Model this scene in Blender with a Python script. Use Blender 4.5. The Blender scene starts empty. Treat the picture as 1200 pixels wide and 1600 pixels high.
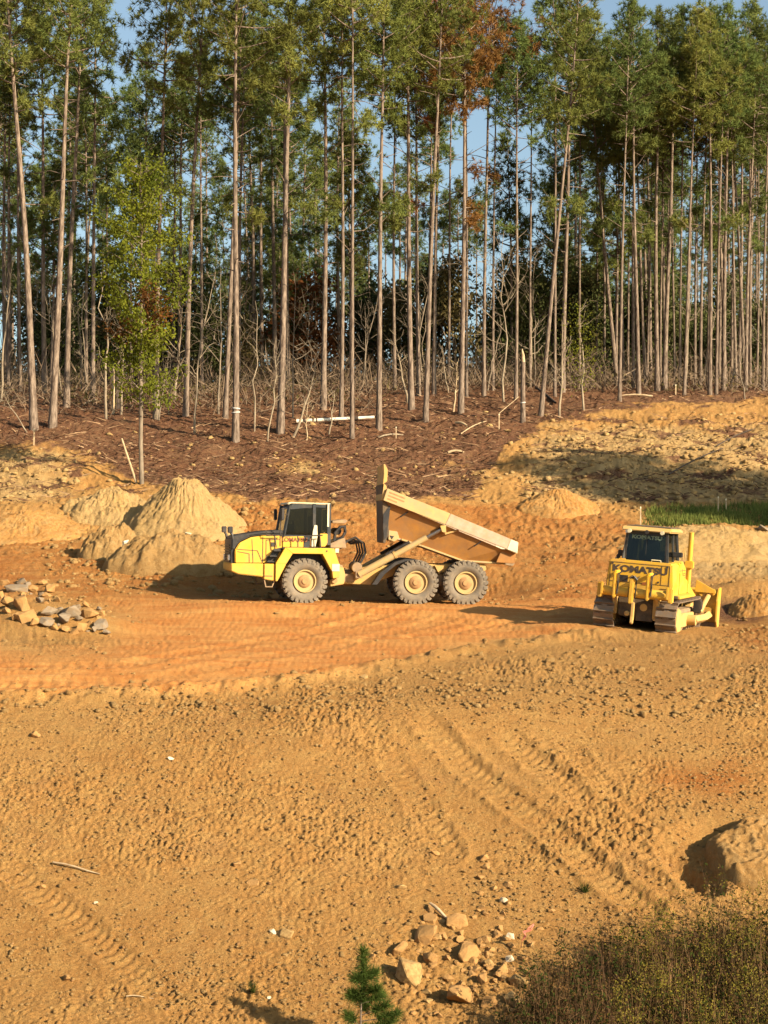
import bpy, bmesh, math, random
import numpy as np
from mathutils import Vector, Matrix, noise as mnoise

random.seed(7)
rng = np.random.default_rng(7)
SC = bpy.context.scene
COL = SC.collection
R = math.radians

# ------------------------------------------------------------------ camera, sky, sun, exposure
F = 2600.0                       # focal length in pixels of the 1200 x 1600 photograph
PITCH = R(-0.33)                 # camera looks this far below the horizon (slightly up)
def tan_below(py):               # tangent of the angle below the horizon of an image row
    return math.tan(PITCH + math.atan((py - 800.0) / F))
ZC = 57.2 * tan_below(943)       # eye height above the haul road

cam_d = bpy.data.cameras.new("camera")
cam = bpy.data.objects.new("camera", cam_d)
COL.objects.link(cam)
SC.camera = cam
cam.location = (0, 0, ZC)
cam.rotation_euler = (math.pi / 2 - PITCH, 0, 0)
cam_d.sensor_fit = 'VERTICAL'
cam_d.sensor_height = 24.0
cam_d.lens = 24.0 * F / 1600.0
cam_d.clip_start = 0.3
cam_d.clip_end = 9000

SUN_EL, SUN_AZ = R(24.5), R(127)   # azimuth measured from +Y towards +X
world = bpy.data.worlds.new("World")
SC.world = world
world.use_nodes = True
wn = world.node_tree.nodes
wl = world.node_tree.links
wn.clear()
w_out = wn.new('ShaderNodeOutputWorld')
w_bg = wn.new('ShaderNodeBackground')
w_sky = wn.new('ShaderNodeTexSky')
w_sky.sky_type = 'NISHITA'
w_sky.sun_disc = False
w_sky.sun_elevation = SUN_EL
w_sky.sun_rotation = SUN_AZ
w_sky.altitude = 100
w_sky.air_density = 1.0
w_sky.dust_density = 2.2
w_sky.ozone_density = 1.2
w_bg.inputs['Strength'].default_value = 0.066
w_tint = wn.new('ShaderNodeMix')
w_tint.data_type = 'RGBA'
w_tint.blend_type = 'MULTIPLY'
w_tint.inputs[0].default_value = 1.0
w_tint.inputs[7].default_value = (0.90, 1.02, 1.02, 1)      # the photograph's sky leans to cyan
w_hs = wn.new('ShaderNodeHueSaturation')
w_hs.inputs['Saturation'].default_value = 0.78
wl.new(w_sky.outputs[0], w_hs.inputs['Color'])
wl.new(w_hs.outputs[0], w_tint.inputs[6])
wl.new(w_tint.outputs[2], w_bg.inputs[0])
wl.new(w_bg.outputs[0], w_out.inputs[0])

sun_d = bpy.data.lights.new("sun", 'SUN')
sun = bpy.data.objects.new("sun", sun_d)
COL.objects.link(sun)
sun_d.energy = 5.0
sun_d.angle = R(0.5)
sun_d.color = (1.0, 0.83, 0.60)
sun.location = (40, -40, 60)
s_dir = Vector((-math.sin(SUN_AZ) * math.cos(SUN_EL), -math.cos(SUN_AZ) * math.cos(SUN_EL), -math.sin(SUN_EL)))
sun.rotation_euler = s_dir.to_track_quat('-Z', 'Y').to_euler()

SC.view_settings.view_transform = 'Standard'
SC.view_settings.look = 'None'
SC.view_settings.gamma = 1.0
SC.view_settings.use_curve_mapping = False
SC.view_settings.exposure = 1.4
SC.cycles.max_bounces = 6
SC.cycles.diffuse_bounces = 2
SC.cycles.transparent_max_bounces = 12

# ------------------------------------------------------------------ noise
def _hash(ix, iy, seed):
    h = (ix.astype(np.int64) * 374761393 + iy.astype(np.int64) * 668265263 + seed * 974634777) & 0xFFFFFFFF
    h = ((h ^ (h >> 13)) * 1274126177) & 0xFFFFFFFF
    return (h ^ (h >> 16)) & 0xFFFFFFFF
def gnoise(x, y, seed=0):
    x = np.asarray(x, float); y = np.asarray(y, float)
    xi = np.floor(x); yi = np.floor(y)
    fx = x - xi; fy = y - yi
    u = fx * fx * fx * (fx * (fx * 6 - 15) + 10)
    v = fy * fy * fy * (fy * (fy * 6 - 15) + 10)
    def g(dx, dy):
        a = _hash(xi + dx, yi + dy, seed) * (2 * math.pi / 4294967296.0)
        return np.cos(a) * (fx - dx) + np.sin(a) * (fy - dy)
    n00, n10, n01, n11 = g(0, 0), g(1, 0), g(0, 1), g(1, 1)
    return 1.5 * ((n00 * (1 - u) + n10 * u) * (1 - v) + (n01 * (1 - u) + n11 * u) * v)
def fbm(x, y, octv=4, seed=0, gain=0.5):
    t = 0; a = 1.0; s = 0.0; f = 1.0
    for k in range(octv):
        t = t + a * gnoise(x * f + 17.3 * k, y * f - 9.1 * k, seed + k)
        s += a; a *= gain; f *= 2.03
    return t / s
def sstep(a, b, x):
    t = np.clip((np.asarray(x, float) - a) / (b - a), 0, 1)
    return t * t * (3 - 2 * t)

# ------------------------------------------------------------------ terrain shape
ROWS = [(1600, 28.0), (1500, 29.6), (1400, 31.4), (1300, 33.4), (1200, 35.6), (1100, 38.4), (1070, 39.9), (1040, 42.4), (1010, 46.2), (985, 51.0), (943, 57.2),
        (900, 62.3), (850, 68.6), (800, 74.0), (750, 79.5), (700, 85.0), (660, 91.0), (640, 95.5), (620, 103.0), (604, 113.0), (596, 122.0), (592, 132.0)]
_py = [(-60, ZC - 1.7), (-4, ZC - 1.7), (2, ZC - 2.4), (7, ZC - 5.0), (13, ZC - 7.6), (19, ZC - 8.8), (24, ZC - 9.0)] + [(Y, ZC - Y * tan_below(p)) for p, Y in ROWS]
_py += [(150, _py[-1][1] + 0.6), (190, _py[-1][1] + 0.2), (300, _py[-1][1] - 6), (900, _py[-1][1] - 18), (6000, _py[-1][1] - 60)]
_yy = np.concatenate([np.linspace(-60, 300, 1441), np.linspace(310, 6000, 200)])
_zz = np.interp(_yy, [a for a, b in _py], [b for a, b in _py])
_k = np.ones(13) / 13
_zs = _zz.copy(); _zs[6:1435] = np.convolve(_zz[:1441], _k, 'valid')
def profile(Y): return np.interp(Y, _yy, _zs)

PADS = []
BUMPS = []      # (x, y, rx, ry, rot, height, power)
def G(X, Y):
    X = np.asarray(X, float); Y = np.asarray(Y, float)
    z = profile(Y)
    far = sstep(4, 14, Y)
    z = z + far * (0.55 * fbm(X / 26, Y / 26, 2, 3) + 0.16 * fbm(X / 7.0, Y / 7.0, 2, 11)) * (0.35 + 0.65 * sstep(60, 72, Y))
    hill = sstep(71, 79, Y) * sstep(100, 88, Y)
    z = z + hill * 0.30 * fbm(X / 3.2, Y / 3.2, 3, 21)
    for (bx, by, rx, ry, rot, h, pw) in BUMPS:
        c, s = math.cos(rot), math.sin(rot)
        lx = ((X - bx) * c + (Y - by) * s) / rx
        ly = (-(X - bx) * s + (Y - by) * c) / ry
        d = np.sqrt(lx * lx + ly * ly)
        z = z + h * sstep(1, 0, d) ** pw
    for (M, hx, hy, fall) in PADS:
        Mi = M.inverted()
        lx = Mi[0][0] * (X - M[0][3]) + Mi[0][1] * (Y - M[1][3])
        ly = Mi[1][0] * (X - M[0][3]) + Mi[1][1] * (Y - M[1][3])
        nx, ny, nz = M[0][2], M[1][2], M[2][2]
        pz = M[2][3] - (nx * (X - M[0][3]) + ny * (Y - M[1][3])) / nz
        d = np.hypot(np.maximum(np.abs(lx) - hx, 0), np.maximum(np.abs(ly) - hy, 0))
        w = sstep(fall, 0, d)
        z = z * (1 - w) + pz * w
    return z
def ray(px, py):
    u = (px - 600.0) / F; v = (800.0 - py) / F
    return Vector((u, math.cos(PITCH) + v * math.sin(PITCH), -math.sin(PITCH) + v * math.cos(PITCH)))
_ts = np.concatenate([np.arange(8, 130, 0.25), np.arange(130, 400, 1.0)])
def at(px, py):
    """where the line of sight through a photograph pixel meets the ground"""
    d = ray(px, py) / ray(px, py).y
    z = G(d.x * _ts, _ts) - (ZC + d.z * _ts)
    if not (z > 0).any(): return atY(px, 127.0)      # the sight line clears the crest
    k = np.argmax(z > 0)
    k = max(k, 1)
    a, b = z[k - 1], z[k]
    t = _ts[k - 1] + (_ts[k] - _ts[k - 1]) * (0 - a) / (b - a) if b != a else _ts[k]
    t = float(t)
    return Vector((d.x * t, t, float(G(d.x * t, t))))
def atY(px, Y):
    x = (px - 600.0) / F * Y
    return Vector((x, Y, float(G(x, Y))))
def project(X, Y, Z):
    cy = (Y * math.cos(PITCH) - (Z - ZC) * math.sin(PITCH))
    cz = (Y * math.sin(PITCH) + (Z - ZC) * math.cos(PITCH))
    cy = np.maximum(cy, 0.5)
    return 600 + F * X / cy, 800 - F * cz / cy

# low swells under the rubble and behind the machines
BUMPS += [
    (*at(55, 985).xy, 4.2, 3.2, R(-8), 0.85, 1.0),
    (*at(30, 815).xy, 4.5, 3.0, R(5), 0.7, 1.0),
    (*at(1120, 850).xy, 6.0, 2.6, R(4), 0.75, 1.0),
    (*at(1010, 870).xy, 5.0, 2.2, R(8), 0.35, 1.0),
    (*at(1175, 930).xy, 3.0, 2.0, R(10), 0.55, 1.0),
    (*at(930, 730).xy, 5.5, 3.0, R(-15), 0.6, 1.0),
    (*at(1110, 720).xy, 6.0, 2.6, R(-20), 0.5, 1.0),
    (*at(60, 740).xy, 6.0, 2.2, R(-12), 0.5, 1.0),
    (*at(620, 1130).xy, 9.0, 2.4, R(14), 0.22, 1.0),
    (*at(1078, 1350).xy, 0.62, 1.25, R(14), -0.42, 0.8),
    (*at(1110, 1300).xy, 0.9, 0.5, R(10), -0.28, 0.8),
]

# machine positions
TRUCK_YAW, TRUCK_DROP = R(4.8), R(0.9)
_tr = Matrix.Rotation(TRUCK_YAW, 4, 'Z') @ Matrix.Rotation(TRUCK_DROP, 4, 'Y')
TRUCK_M = Matrix.Translation(at(467, 942) - _tr @ Vector((0, -1.2, 0))) @ _tr
DOZ_YAW, DOZ_ROLL = R(-22), R(4.5)
_dr = Matrix.Rotation(DOZ_YAW, 4, 'Z') @ Matrix.Rotation(DOZ_ROLL, 4, 'Y')
DOZ_M = Matrix.Translation(at(993, 986) - _dr @ Vector((0.0, -1.5, 0))) @ _dr
PADS += [(TRUCK_M @ Matrix.Translation((2.3, 0, 0.02)), 4.2, 1.7, 3.2), (DOZ_M @ Matrix.Translation((0, 0.5, 0.05)), 1.5, 2.6, 2.6)]

# ------------------------------------------------------------------ tagging and mesh helpers
def tag(o, label=None, cat=None, group=None, kind=None):
    if label: o['label'] = label
    if cat: o['category'] = cat
    if group: o['group'] = group
    if kind: o['kind'] = kind
    return o
def link(o, parent=None):
    COL.objects.link(o)
    if parent is not None: o.parent = parent
    return o
def empty(name, M):
    o = bpy.data.objects.new(name, None)
    link(o)
    if isinstance(M, Matrix): o.matrix_world = M
    else: o.location = M
    o.empty_display_size = 0.3
    return o
def arr_mesh(name, V, Fc, mats, smooth=False, midx=None):
    """mesh from numpy arrays: V (n,3), Fc list of (m,k) index arrays"""
    me = bpy.data.meshes.new(name)
    V = np.asarray(V, np.float32)
    if not isinstance(Fc, list): Fc = [Fc]
    Fc = [np.asarray(f, np.int32) for f in Fc if len(f)]
    nl = sum(f.size for f in Fc); npoly = sum(len(f) for f in Fc)
    me.vertices.add(len(V)); me.loops.add(nl); me.polygons.add(npoly)
    me.vertices.foreach_set('co', V.ravel())
    me.loops.foreach_set('vertex_index', np.concatenate([f.ravel() for f in Fc]))
    starts = []; c = 0
    for f in Fc:
        starts.append(c + np.arange(len(f)) * f.shape[1]); c += f.size
    me.polygons.foreach_set('loop_start', np.concatenate(starts).astype(np.int32))
    if smooth: me.polygons.foreach_set('use_smooth', np.ones(npoly, bool))
    for m in (mats if isinstance(mats, (list, tuple)) else [mats]): me.materials.append(m)
    if midx is not None: me.polygons.foreach_set('material_index', np.asarray(midx, np.int32))
    me.update(calc_edges=True)
    me.validate()
    return me
def arr_obj(name, V, Fc, mats, parent=None, smooth=False, midx=None):
    return link(bpy.data.objects.new(name, arr_mesh(name, V, Fc, mats, smooth, midx)), parent)

class MB:
    """collects simple solids; build() links them as one mesh object"""
    def __init__(s, T=None): s.v = []; s.f = []; s.T = T
    def add(s, vs, fs):
        n = len(s.v); s.v += [Vector(v) for v in vs]; s.f += [[i + n for i in f] for f in fs]; return s
    def box(s, c, d, rot=None):
        x, y, z = d[0] / 2, d[1] / 2, d[2] / 2
        vs = [Vector((a, b, e)) for a in (-x, x) for b in (-y, y) for e in (-z, z)]
        if rot is not None: vs = [rot @ v for v in vs]
        vs = [v + Vector(c) for v in vs]
        return s.add(vs, [(0, 1, 3, 2), (4, 6, 7, 5), (0, 4, 5, 1), (2, 3, 7, 6), (0, 2, 6, 4), (1, 5, 7, 3)])
    def prism(s, pts, y0, y1, axis='y'):
        n = len(pts)
        if axis == 'y': vs = [(p[0], y0, p[1]) for p in pts] + [(p[0], y1, p[1]) for p in pts]
        elif axis == 'x': vs = [(y0, p[0], p[1]) for p in pts] + [(y1, p[0], p[1]) for p in pts]
        else: vs = [(p[0], p[1], y0) for p in pts] + [(p[0], p[1], y1) for p in pts]
        fs = [list(range(n))[::-1], list(range(n, 2 * n))] + [(i, (i + 1) % n, n + (i + 1) % n, n + i) for i in range(n)]
        return s.add(vs, fs)
    def strip(s, outer, inner, y0, y1):
        for i in range(len(outer) - 1):
            s.prism([outer[i], outer[i + 1], inner[i + 1], inner[i]], y0, y1)
        return s
    def tube(s, pts, r, n=8, r1=None):
        pts = [Vector(p) for p in pts]; m = len(pts); base = len(s.v)
        up = Vector((0.13, 0.31, 0.94)).normalized()
        for i, p in enumerate(pts):
            t = (pts[min(i + 1, m - 1)] - pts[max(i - 1, 0)]).normalized()
            a = t.cross(up)
            if a.length < 0.05: a = t.cross(Vector((1, 0, 0)))
            a.normalize(); b = t.cross(a)
            rr = r if r1 is None else r + (r1 - r) * i / (m - 1)
            for k in range(n):
                an = 2 * math.pi * k / n
                s.v.append(p + (a * math.cos(an) + b * math.sin(an)) * rr)
        for i in range(m - 1):
            for k in range(n):
                s.f.append([base + i * n + k, base + i * n + (k + 1) % n, base + (i + 1) * n + (k + 1) % n, base + (i + 1) * n + k])
        s.f.append([base + k for k in range(n)][::-1]); s.f.append([base + (m - 1) * n + k for k in range(n)])
        return s
    def lathe(s, prof, c, n=32, axis='y'):
        """prof: list of (radius, offset along axis)"""
        base = len(s.v); m = len(prof); c = Vector(c)
        for r, o in prof:
            for k in range(n):
                an = 2 * math.pi * k / n
                if axis == 'y': s.v.append(c + Vector((r * math.cos(an), o, r * math.sin(an))))
                elif axis == 'x': s.v.append(c + Vector((o, r * math.cos(an), r * math.sin(an))))
                else: s.v.append(c + Vector((r * math.cos(an), r * math.sin(an), o)))
        for i in range(m - 1):
            for k in range(n):
                s.f.append([base + i * n + k, base + i * n + (k + 1) % n, base + (i + 1) * n + (k + 1) % n, base + (i + 1) * n + k])
        s.f.append([base + k for k in range(n)]); s.f.append([base + (m - 1) * n + k for k in range(n)][::-1])
        return s
    def mesh(s, name, m, bevel=0, smooth=False, seg=2):
        me = bpy.data.meshes.new(name)
        vs = [s.T @ v for v in s.v] if s.T is not None else s.v
        bm = bmesh.new()
        bv = [bm.verts.new(v) for v in vs]
        for f in s.f:
            try: bm.faces.new([bv[i] for i in f])
            except ValueError: pass
        bmesh.ops.recalc_face_normals(bm, faces=bm.faces)
        if bevel:
            es = [e for e in bm.edges if len(e.link_faces) == 2 and e.calc_face_angle(0) > R(25)]
            bmesh.ops.bevel(bm, geom=es, offset=bevel, segments=seg, affect='EDGES', clamp_overlap=True)
        if smooth:
            for f in bm.faces: f.smooth = True
            for e in bm.edges:
                if len(e.link_faces) == 2 and e.calc_face_angle(0) > R(38): e.smooth = False
        bm.to_mesh(me); bm.free()
        me.materials.append(m)
        return me
    def build(s, name, m, parent=None, bevel=0, smooth=False, label=None, seg=2):
        o = link(bpy.data.objects.new(name, s.mesh(name, m, bevel, smooth, seg)), parent)
        if label: o['label'] = label
        return o
def text_part(name, body, size, M, m, parent, extrude=0.004, offset=0.0, T=None):
    cu = bpy.data.curves.new(name, 'FONT')
    cu.body = body; cu.size = size; cu.extrude = extrude; cu.offset = offset
    cu.align_x = 'CENTER'; cu.align_y = 'CENTER'
    tmp = bpy.data.objects.new(name, cu)
    COL.objects.link(tmp)
    dg = bpy.context.evaluated_depsgraph_get()
    me = bpy.data.meshes.new_from_object(tmp.evaluated_get(dg))
    bpy.data.objects.remove(tmp)
    me.transform(M if T is None else T @ M)
    me.materials.clear(); me.materials.append(m)
    return link(bpy.data.objects.new(name, me), parent)

# ------------------------------------------------------------------ materials
def new_mat(name):
    m = bpy.data.materials.new(name); m.use_nodes = True
    nt = m.node_tree; nt.nodes.clear()
    out = nt.nodes.new('ShaderNodeOutputMaterial')
    return m, nt, out
def nd(nt, typ, **kw):
    n = nt.nodes.new(typ)
    for k, v in kw.items():
        if k in n.inputs.keys(): n.inputs[k].default_value = v
        else: setattr(n, k, v)
    return n
def noise_fac(nt, vec, scale, detail=4, rough=0.6, lo=0.35, hi=0.65):
    n = nd(nt, 'ShaderNodeTexNoise'); n.inputs['Scale'].default_value = scale
    n.inputs['Detail'].default_value = detail; n.inputs['Roughness'].default_value = rough
    nt.links.new(vec, n.inputs['Vector'])
    r = nd(nt, 'ShaderNodeMapRange'); r.inputs['From Min'].default_value = lo; r.inputs['From Max'].default_value = hi
    nt.links.new(n.outputs['Fac'], r.inputs['Value'])
    return r.outputs[0]
def mixc(nt, fac, a, b, blend='MIX'):
    n = nt.nodes.new('ShaderNodeMix'); n.data_type = 'RGBA'; n.blend_type = blend
    def put(i, v):
        if isinstance(v, (tuple, list)): n.inputs[i].default_value = (*v[:3], 1)
        elif isinstance(v, (int, float)): n.inputs[i].default_value = v
        else: nt.links.new(v, n.inputs[i])
    put(0, fac); put(6, a); put(7, b)
    return n.outputs[2]
def math_n(nt, op, a, b=None):
    n = nt.nodes.new('ShaderNodeMath'); n.operation = op
    for i, v in enumerate((a, b)):
        if v is None: continue
        if isinstance(v, (int, float)): n.inputs[i].default_value = v
        else: nt.links.new(v, n.inputs[i])
    return n.outputs[0]
def surf(name, c1, c2=None, scale=6, rough=0.6, metal=0.0, dust=None, dust_amt=0.3, dust_scale=2.2, bump=0.0, bump_scale=40, stretch=None, spec=0.4, low=0.0):
    m, nt, out = new_mat(name)
    tc = nd(nt, 'ShaderNodeTexCoord')
    vec = tc.outputs['Object']
    if stretch:
        mp = nd(nt, 'ShaderNodeMapping'); mp.inputs['Scale'].default_value = stretch
        nt.links.new(vec, mp.inputs['Vector']); vec = mp.outputs[0]
    p = nd(nt, 'ShaderNodeBsdfPrincipled')
    p.inputs['Metallic'].default_value = metal
    p.inputs['Specular IOR Level'].default_value = spec
    col = mixc(nt, noise_fac(nt, vec, scale), c1, c2 if c2 else c1)
    rr = rough
    if dust:
        f = math_n(nt, 'MULTIPLY', noise_fac(nt, vec, dust_scale, 6, 0.7, 0.5 - dust_amt * 0.5, 0.95 - dust_amt * 0.4), min(1.0, 0.55 + dust_amt * 0.5))
        if low:      # splashed mud on the lower parts
            sp = nd(nt, 'ShaderNodeSeparateXYZ'); nt.links.new(tc.outputs['Object'], sp.inputs[0])
            zr_ = nd(nt, 'ShaderNodeMapRange'); zr_.inputs['From Min'].default_value = 0.5; zr_.inputs['From Max'].default_value = low
            zr_.inputs['To Min'].default_value = 1.0; zr_.inputs['To Max'].default_value = 0.0
            nt.links.new(sp.outputs['Z'], zr_.inputs['Value'])
            f = math_n(nt, 'MAXIMUM', f, math_n(nt, 'MULTIPLY', zr_.outputs[0], noise_fac(nt, vec, 5.0, 6, 0.75, 0.30, 0.62)))
            mp2 = nd(nt, 'ShaderNodeMapping'); mp2.inputs['Scale'].default_value = (14, 14, 1.6); nt.links.new(tc.outputs['Object'], mp2.inputs['Vector'])
            f = math_n(nt, 'MAXIMUM', f, math_n(nt, 'MULTIPLY', noise_fac(nt, mp2.outputs[0], 1.0, 4, 0.7, 0.52, 0.80), 0.55))
        col = mixc(nt, f, col, dust)
        rr = math_n(nt, 'ADD', math_n(nt, 'MULTIPLY', f, 0.9 - rough), rough)
    if isinstance(rr, (int, float)): p.inputs['Roughness'].default_value = rr
    else: nt.links.new(rr, p.inputs['Roughness'])
    nt.links.new(col, p.inputs['Base Color'])
    if bump:
        n = nd(nt, 'ShaderNodeTexNoise'); n.inputs['Scale'].default_value = bump_scale; n.inputs['Detail'].default_value = 4
        nt.links.new(vec, n.inputs['Vector'])
        b = nd(nt, 'ShaderNodeBump'); b.inputs['Strength'].default_value = 0.7; b.inputs['Distance'].default_value = bump
        nt.links.new(n.outputs['Fac'], b.inputs['Height']); nt.links.new(b.outputs[0], p.inputs['Normal'])
    nt.links.new(p.outputs[0], out.inputs[0])
    return m
def leaf_mat(name, c1, c2, trans=0.35, scale=0.8, rnd=0.25):
    m, nt, out = new_mat(name)
    tc = nd(nt, 'ShaderNodeTexCoord'); oi = nd(nt, 'ShaderNodeObjectInfo')
    f = noise_fac(nt, tc.outputs['Object'], scale, 3, 0.7, 0.3, 0.7)
    col = mixc(nt, f, c1, c2)
    hsv = nd(nt, 'ShaderNodeHueSaturation')
    mr = nd(nt, 'ShaderNodeMapRange'); mr.inputs['To Min'].default_value = 1 - rnd; mr.inputs['To Max'].default_value = 1 + rnd
    nt.links.new(oi.outputs['Random'], mr.inputs['Value'])
    mr2 = nd(nt, 'ShaderNodeMapRange'); mr2.inputs['To Min'].default_value = 0.5 - rnd * 0.08; mr2.inputs['To Max'].default_value = 0.5 + rnd * 0.05
    m7 = math_n(nt, 'FRACT', math_n(nt, 'MULTIPLY', oi.outputs['Random'], 7.31))
    nt.links.new(m7, mr2.inputs['Value'])
    nt.links.new(mr.outputs[0], hsv.inputs['Value']); nt.links.new(mr2.outputs[0], hsv.inputs['Hue']); nt.links.new(col, hsv.inputs['Color'])
    d = nd(nt, 'ShaderNodeBsdfDiffuse'); t = nd(nt, 'ShaderNodeBsdfTranslucent'); mx = nd(nt, 'ShaderNodeMixShader')
    mx.inputs[0].default_value = trans
    nt.links.new(hsv.outputs[0], d.inputs[0]); nt.links.new(hsv.outputs[0], t.inputs[0])
    nt.links.new(d.outputs[0], mx.inputs[1]); nt.links.new(t.outputs[0], mx.inputs[2])
    nt.links.new(mx.outputs[0], out.inputs[0])
    return m

TAN = (0.412, 0.220, 0.069)
CLAY = (0.35, 0.132, 0.030)
LITTER = (0.118, 0.050, 0.027)
PALE = (0.45, 0.30, 0.13)
DUST = (0.40, 0.26, 0.11)

def soil_material(name, attr=True, base=TAN, tint=None):
    m, nt, out = new_mat(name)
    geo = nd(nt, 'ShaderNodeNewGeometry'); vec = geo.outputs['Position']
    L = nt.links
    if attr:
        at_ = nd(nt, 'ShaderNodeVertexColor', layer_name='soil')
        sep = nd(nt, 'ShaderNodeSeparateColor'); L.new(at_.outputs['Color'], sep.inputs[0])
        n1 = noise_fac(nt, vec, 0.9, 6, 0.65, 0.30, 0.70)
        def soft(ch):
            # break the zone borders up with noise
            a = math_n(nt, 'ADD', ch, math_n(nt, 'MULTIPLY', math_n(nt, 'SUBTRACT', n1, 0.5), 0.55))
            r = nd(nt, 'ShaderNodeMapRange'); r.inputs['From Min'].default_value = 0.25; r.inputs['From Max'].default_value = 0.75
            L.new(a, r.inputs['Value']); return r.outputs[0]
        col = mixc(nt, noise_fac(nt, vec, 0.35, 5, 0.6), TAN, (0.378, 0.188, 0.054))
        col = mixc(nt, math_n(nt, 'MULTIPLY', noise_fac(nt, vec, 0.75, 6, 0.7, 0.54, 0.74), 0.5), col, (0.31, 0.17, 0.072))
        col = mixc(nt, noise_fac(nt, vec, 2.3, 5, 0.7, 0.45, 0.75), col, (0.45, 0.262, 0.085))
        mpr = nd(nt, 'ShaderNodeMapping'); mpr.inputs['Rotation'].default_value = (0, 0, R(10)); mpr.inputs['Scale'].default_value = (0.16, 1.5, 1)
        L.new(vec, mpr.inputs['Vector'])
        road_ = mixc(nt, noise_fac(nt, vec, 0.6, 6, 0.65), CLAY, (0.40, 0.195, 0.056))
        road_ = mixc(nt, math_n(nt, 'MULTIPLY', noise_fac(nt, mpr.outputs[0], 1.0, 5, 0.7, 0.48, 0.70), 0.7), road_, (0.30, 0.095, 0.020))
        road_ = mixc(nt, math_n(nt, 'MULTIPLY', noise_fac(nt, mpr.outputs[0], 2.3, 4, 0.7, 0.55, 0.75), 0.6), road_, (0.44, 0.25, 0.095))
        col = mixc(nt, soft(sep.outputs[0]), col, road_)
        col = mixc(nt, soft(sep.outputs[2]), col, mixc(nt, noise_fac(nt, vec, 1.3, 5, 0.7), PALE, (0.36, 0.215, 0.08)))
        lit = mixc(nt, noise_fac(nt, vec, 2.6, 6, 0.75), LITTER, (0.155, 0.070, 0.035))
        lit = mixc(nt, noise_fac(nt, vec, 5.0, 5, 0.8, 0.52, 0.75), lit, (0.30, 0.18, 0.09))
        lit = mixc(nt, noise_fac(nt, vec, 3.4, 5, 0.8, 0.53, 0.72), lit, (0.042, 0.021, 0.014))
        lit = mixc(nt, math_n(nt, 'MULTIPLY', noise_fac(nt, vec, 0.55, 6, 0.75, 0.50, 0.70), 0.55), lit, (0.23, 0.135, 0.072))
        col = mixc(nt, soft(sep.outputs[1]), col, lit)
    else:
        col = mixc(nt, noise_fac(nt, vec, 0.8, 5, 0.65), base, tint or base)
        col = mixc(nt, noise_fac(nt, vec, 3.0, 5, 0.7, 0.45, 0.8), col, PALE)
    # dark crumbs, deepened in colour for fine shadows, and pale grit
    col = mixc(nt, math_n(nt, 'MULTIPLY', noise_fac(nt, vec, 9.0, 4, 0.75, 0.54, 0.75), 0.55), col, (0.19, 0.098, 0.038))
    col = mixc(nt, math_n(nt, 'MULTIPLY', noise_fac(nt, vec, 23.0, 3, 0.7, 0.57, 0.72), 0.6), col, (0.54, 0.38, 0.17))
    p = nd(nt, 'ShaderNodeBsdfPrincipled'); p.inputs['Roughness'].default_value = 0.95
    p.inputs['Specular IOR Level'].default_value = 0.12
    L.new(col, p.inputs['Base Color'])
    prev = None
    for sc_, dist, det in ((9.0, 0.10, 6), (38.0, 0.05, 4)):
        n = nd(nt, 'ShaderNodeTexNoise'); n.inputs['Scale'].default_value = sc_; n.inputs['Detail'].default_value = det; n.inputs['Roughness'].default_value = 0.75
        L.new(vec, n.inputs['Vector'])
        b = nd(nt, 'ShaderNodeBump'); b.inputs['Strength'].default_value = 1.0; b.inputs['Distance'].default_value = dist
        if attr: L.new(math_n(nt, 'SUBTRACT', 1.0, math_n(nt, 'MULTIPLY', at_.outputs['Alpha'], 0.75)), b.inputs['Strength'])
        L.new(n.outputs['Fac'], b.inputs['Height'])
        if prev is not None: L.new(prev, b.inputs['Normal'])
        prev = b.outputs[0]
    L.new(prev, p.inputs['Normal'])
    L.new(p.outputs[0], out.inputs[0])
    return m
M_SOIL = soil_material('soil')
M_PILE = soil_material('pile soil', False, (0.39, 0.245, 0.09), (0.44, 0.29, 0.125))
M_PILE_O = soil_material('orange pile soil', False, (0.42, 0.195, 0.05), (0.46, 0.25, 0.08))
M_CLOD = soil_material('clod soil', False, (0.37, 0.22, 0.08), (0.32, 0.185, 0.066))

# ------------------------------------------------------------------ ground sheet
rows_px = np.linspace(1760, 594, 680)
_Yr = np.array([p[1] for p in ROWS][::-1]); _Pr = np.array([p[0] for p in ROWS][::-1])
Ys = np.interp(rows_px, np.append(_Pr, 1800), np.append(_Yr, 25.0))
Ys = np.concatenate([np.array([-60, -40, -25, -15, -8, -3, 0, 2, 4, 6, 8, 9, 10, 11, 12, 13, 14, 15, 16, 17, 18, 19, 20, 21, 22, 22.7, 23.4, 24, 24.5, 25]), Ys[Ys > 25.2],
                     np.array([134, 138, 142, 148, 155, 163, 172, 182, 195, 210, 230, 260, 310, 380, 480, 650, 900, 1400, 2200, 3500, 5500])])
Ys = np.unique(np.round(Ys, 4))
uin = np.linspace(-0.275, 0.275, 760)
uo = 0.275 + np.cumsum(np.geomspace(0.006, 2.4, 34))
us = np.concatenate([-uo[::-1], uin, uo])
YY, UU = np.meshgrid(Ys, us, indexing='ij')
XX = UU * np.maximum(YY, 14.0)
ZZ = G(XX, YY)
PXg, PYg = project(XX, YY, ZZ)

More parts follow.
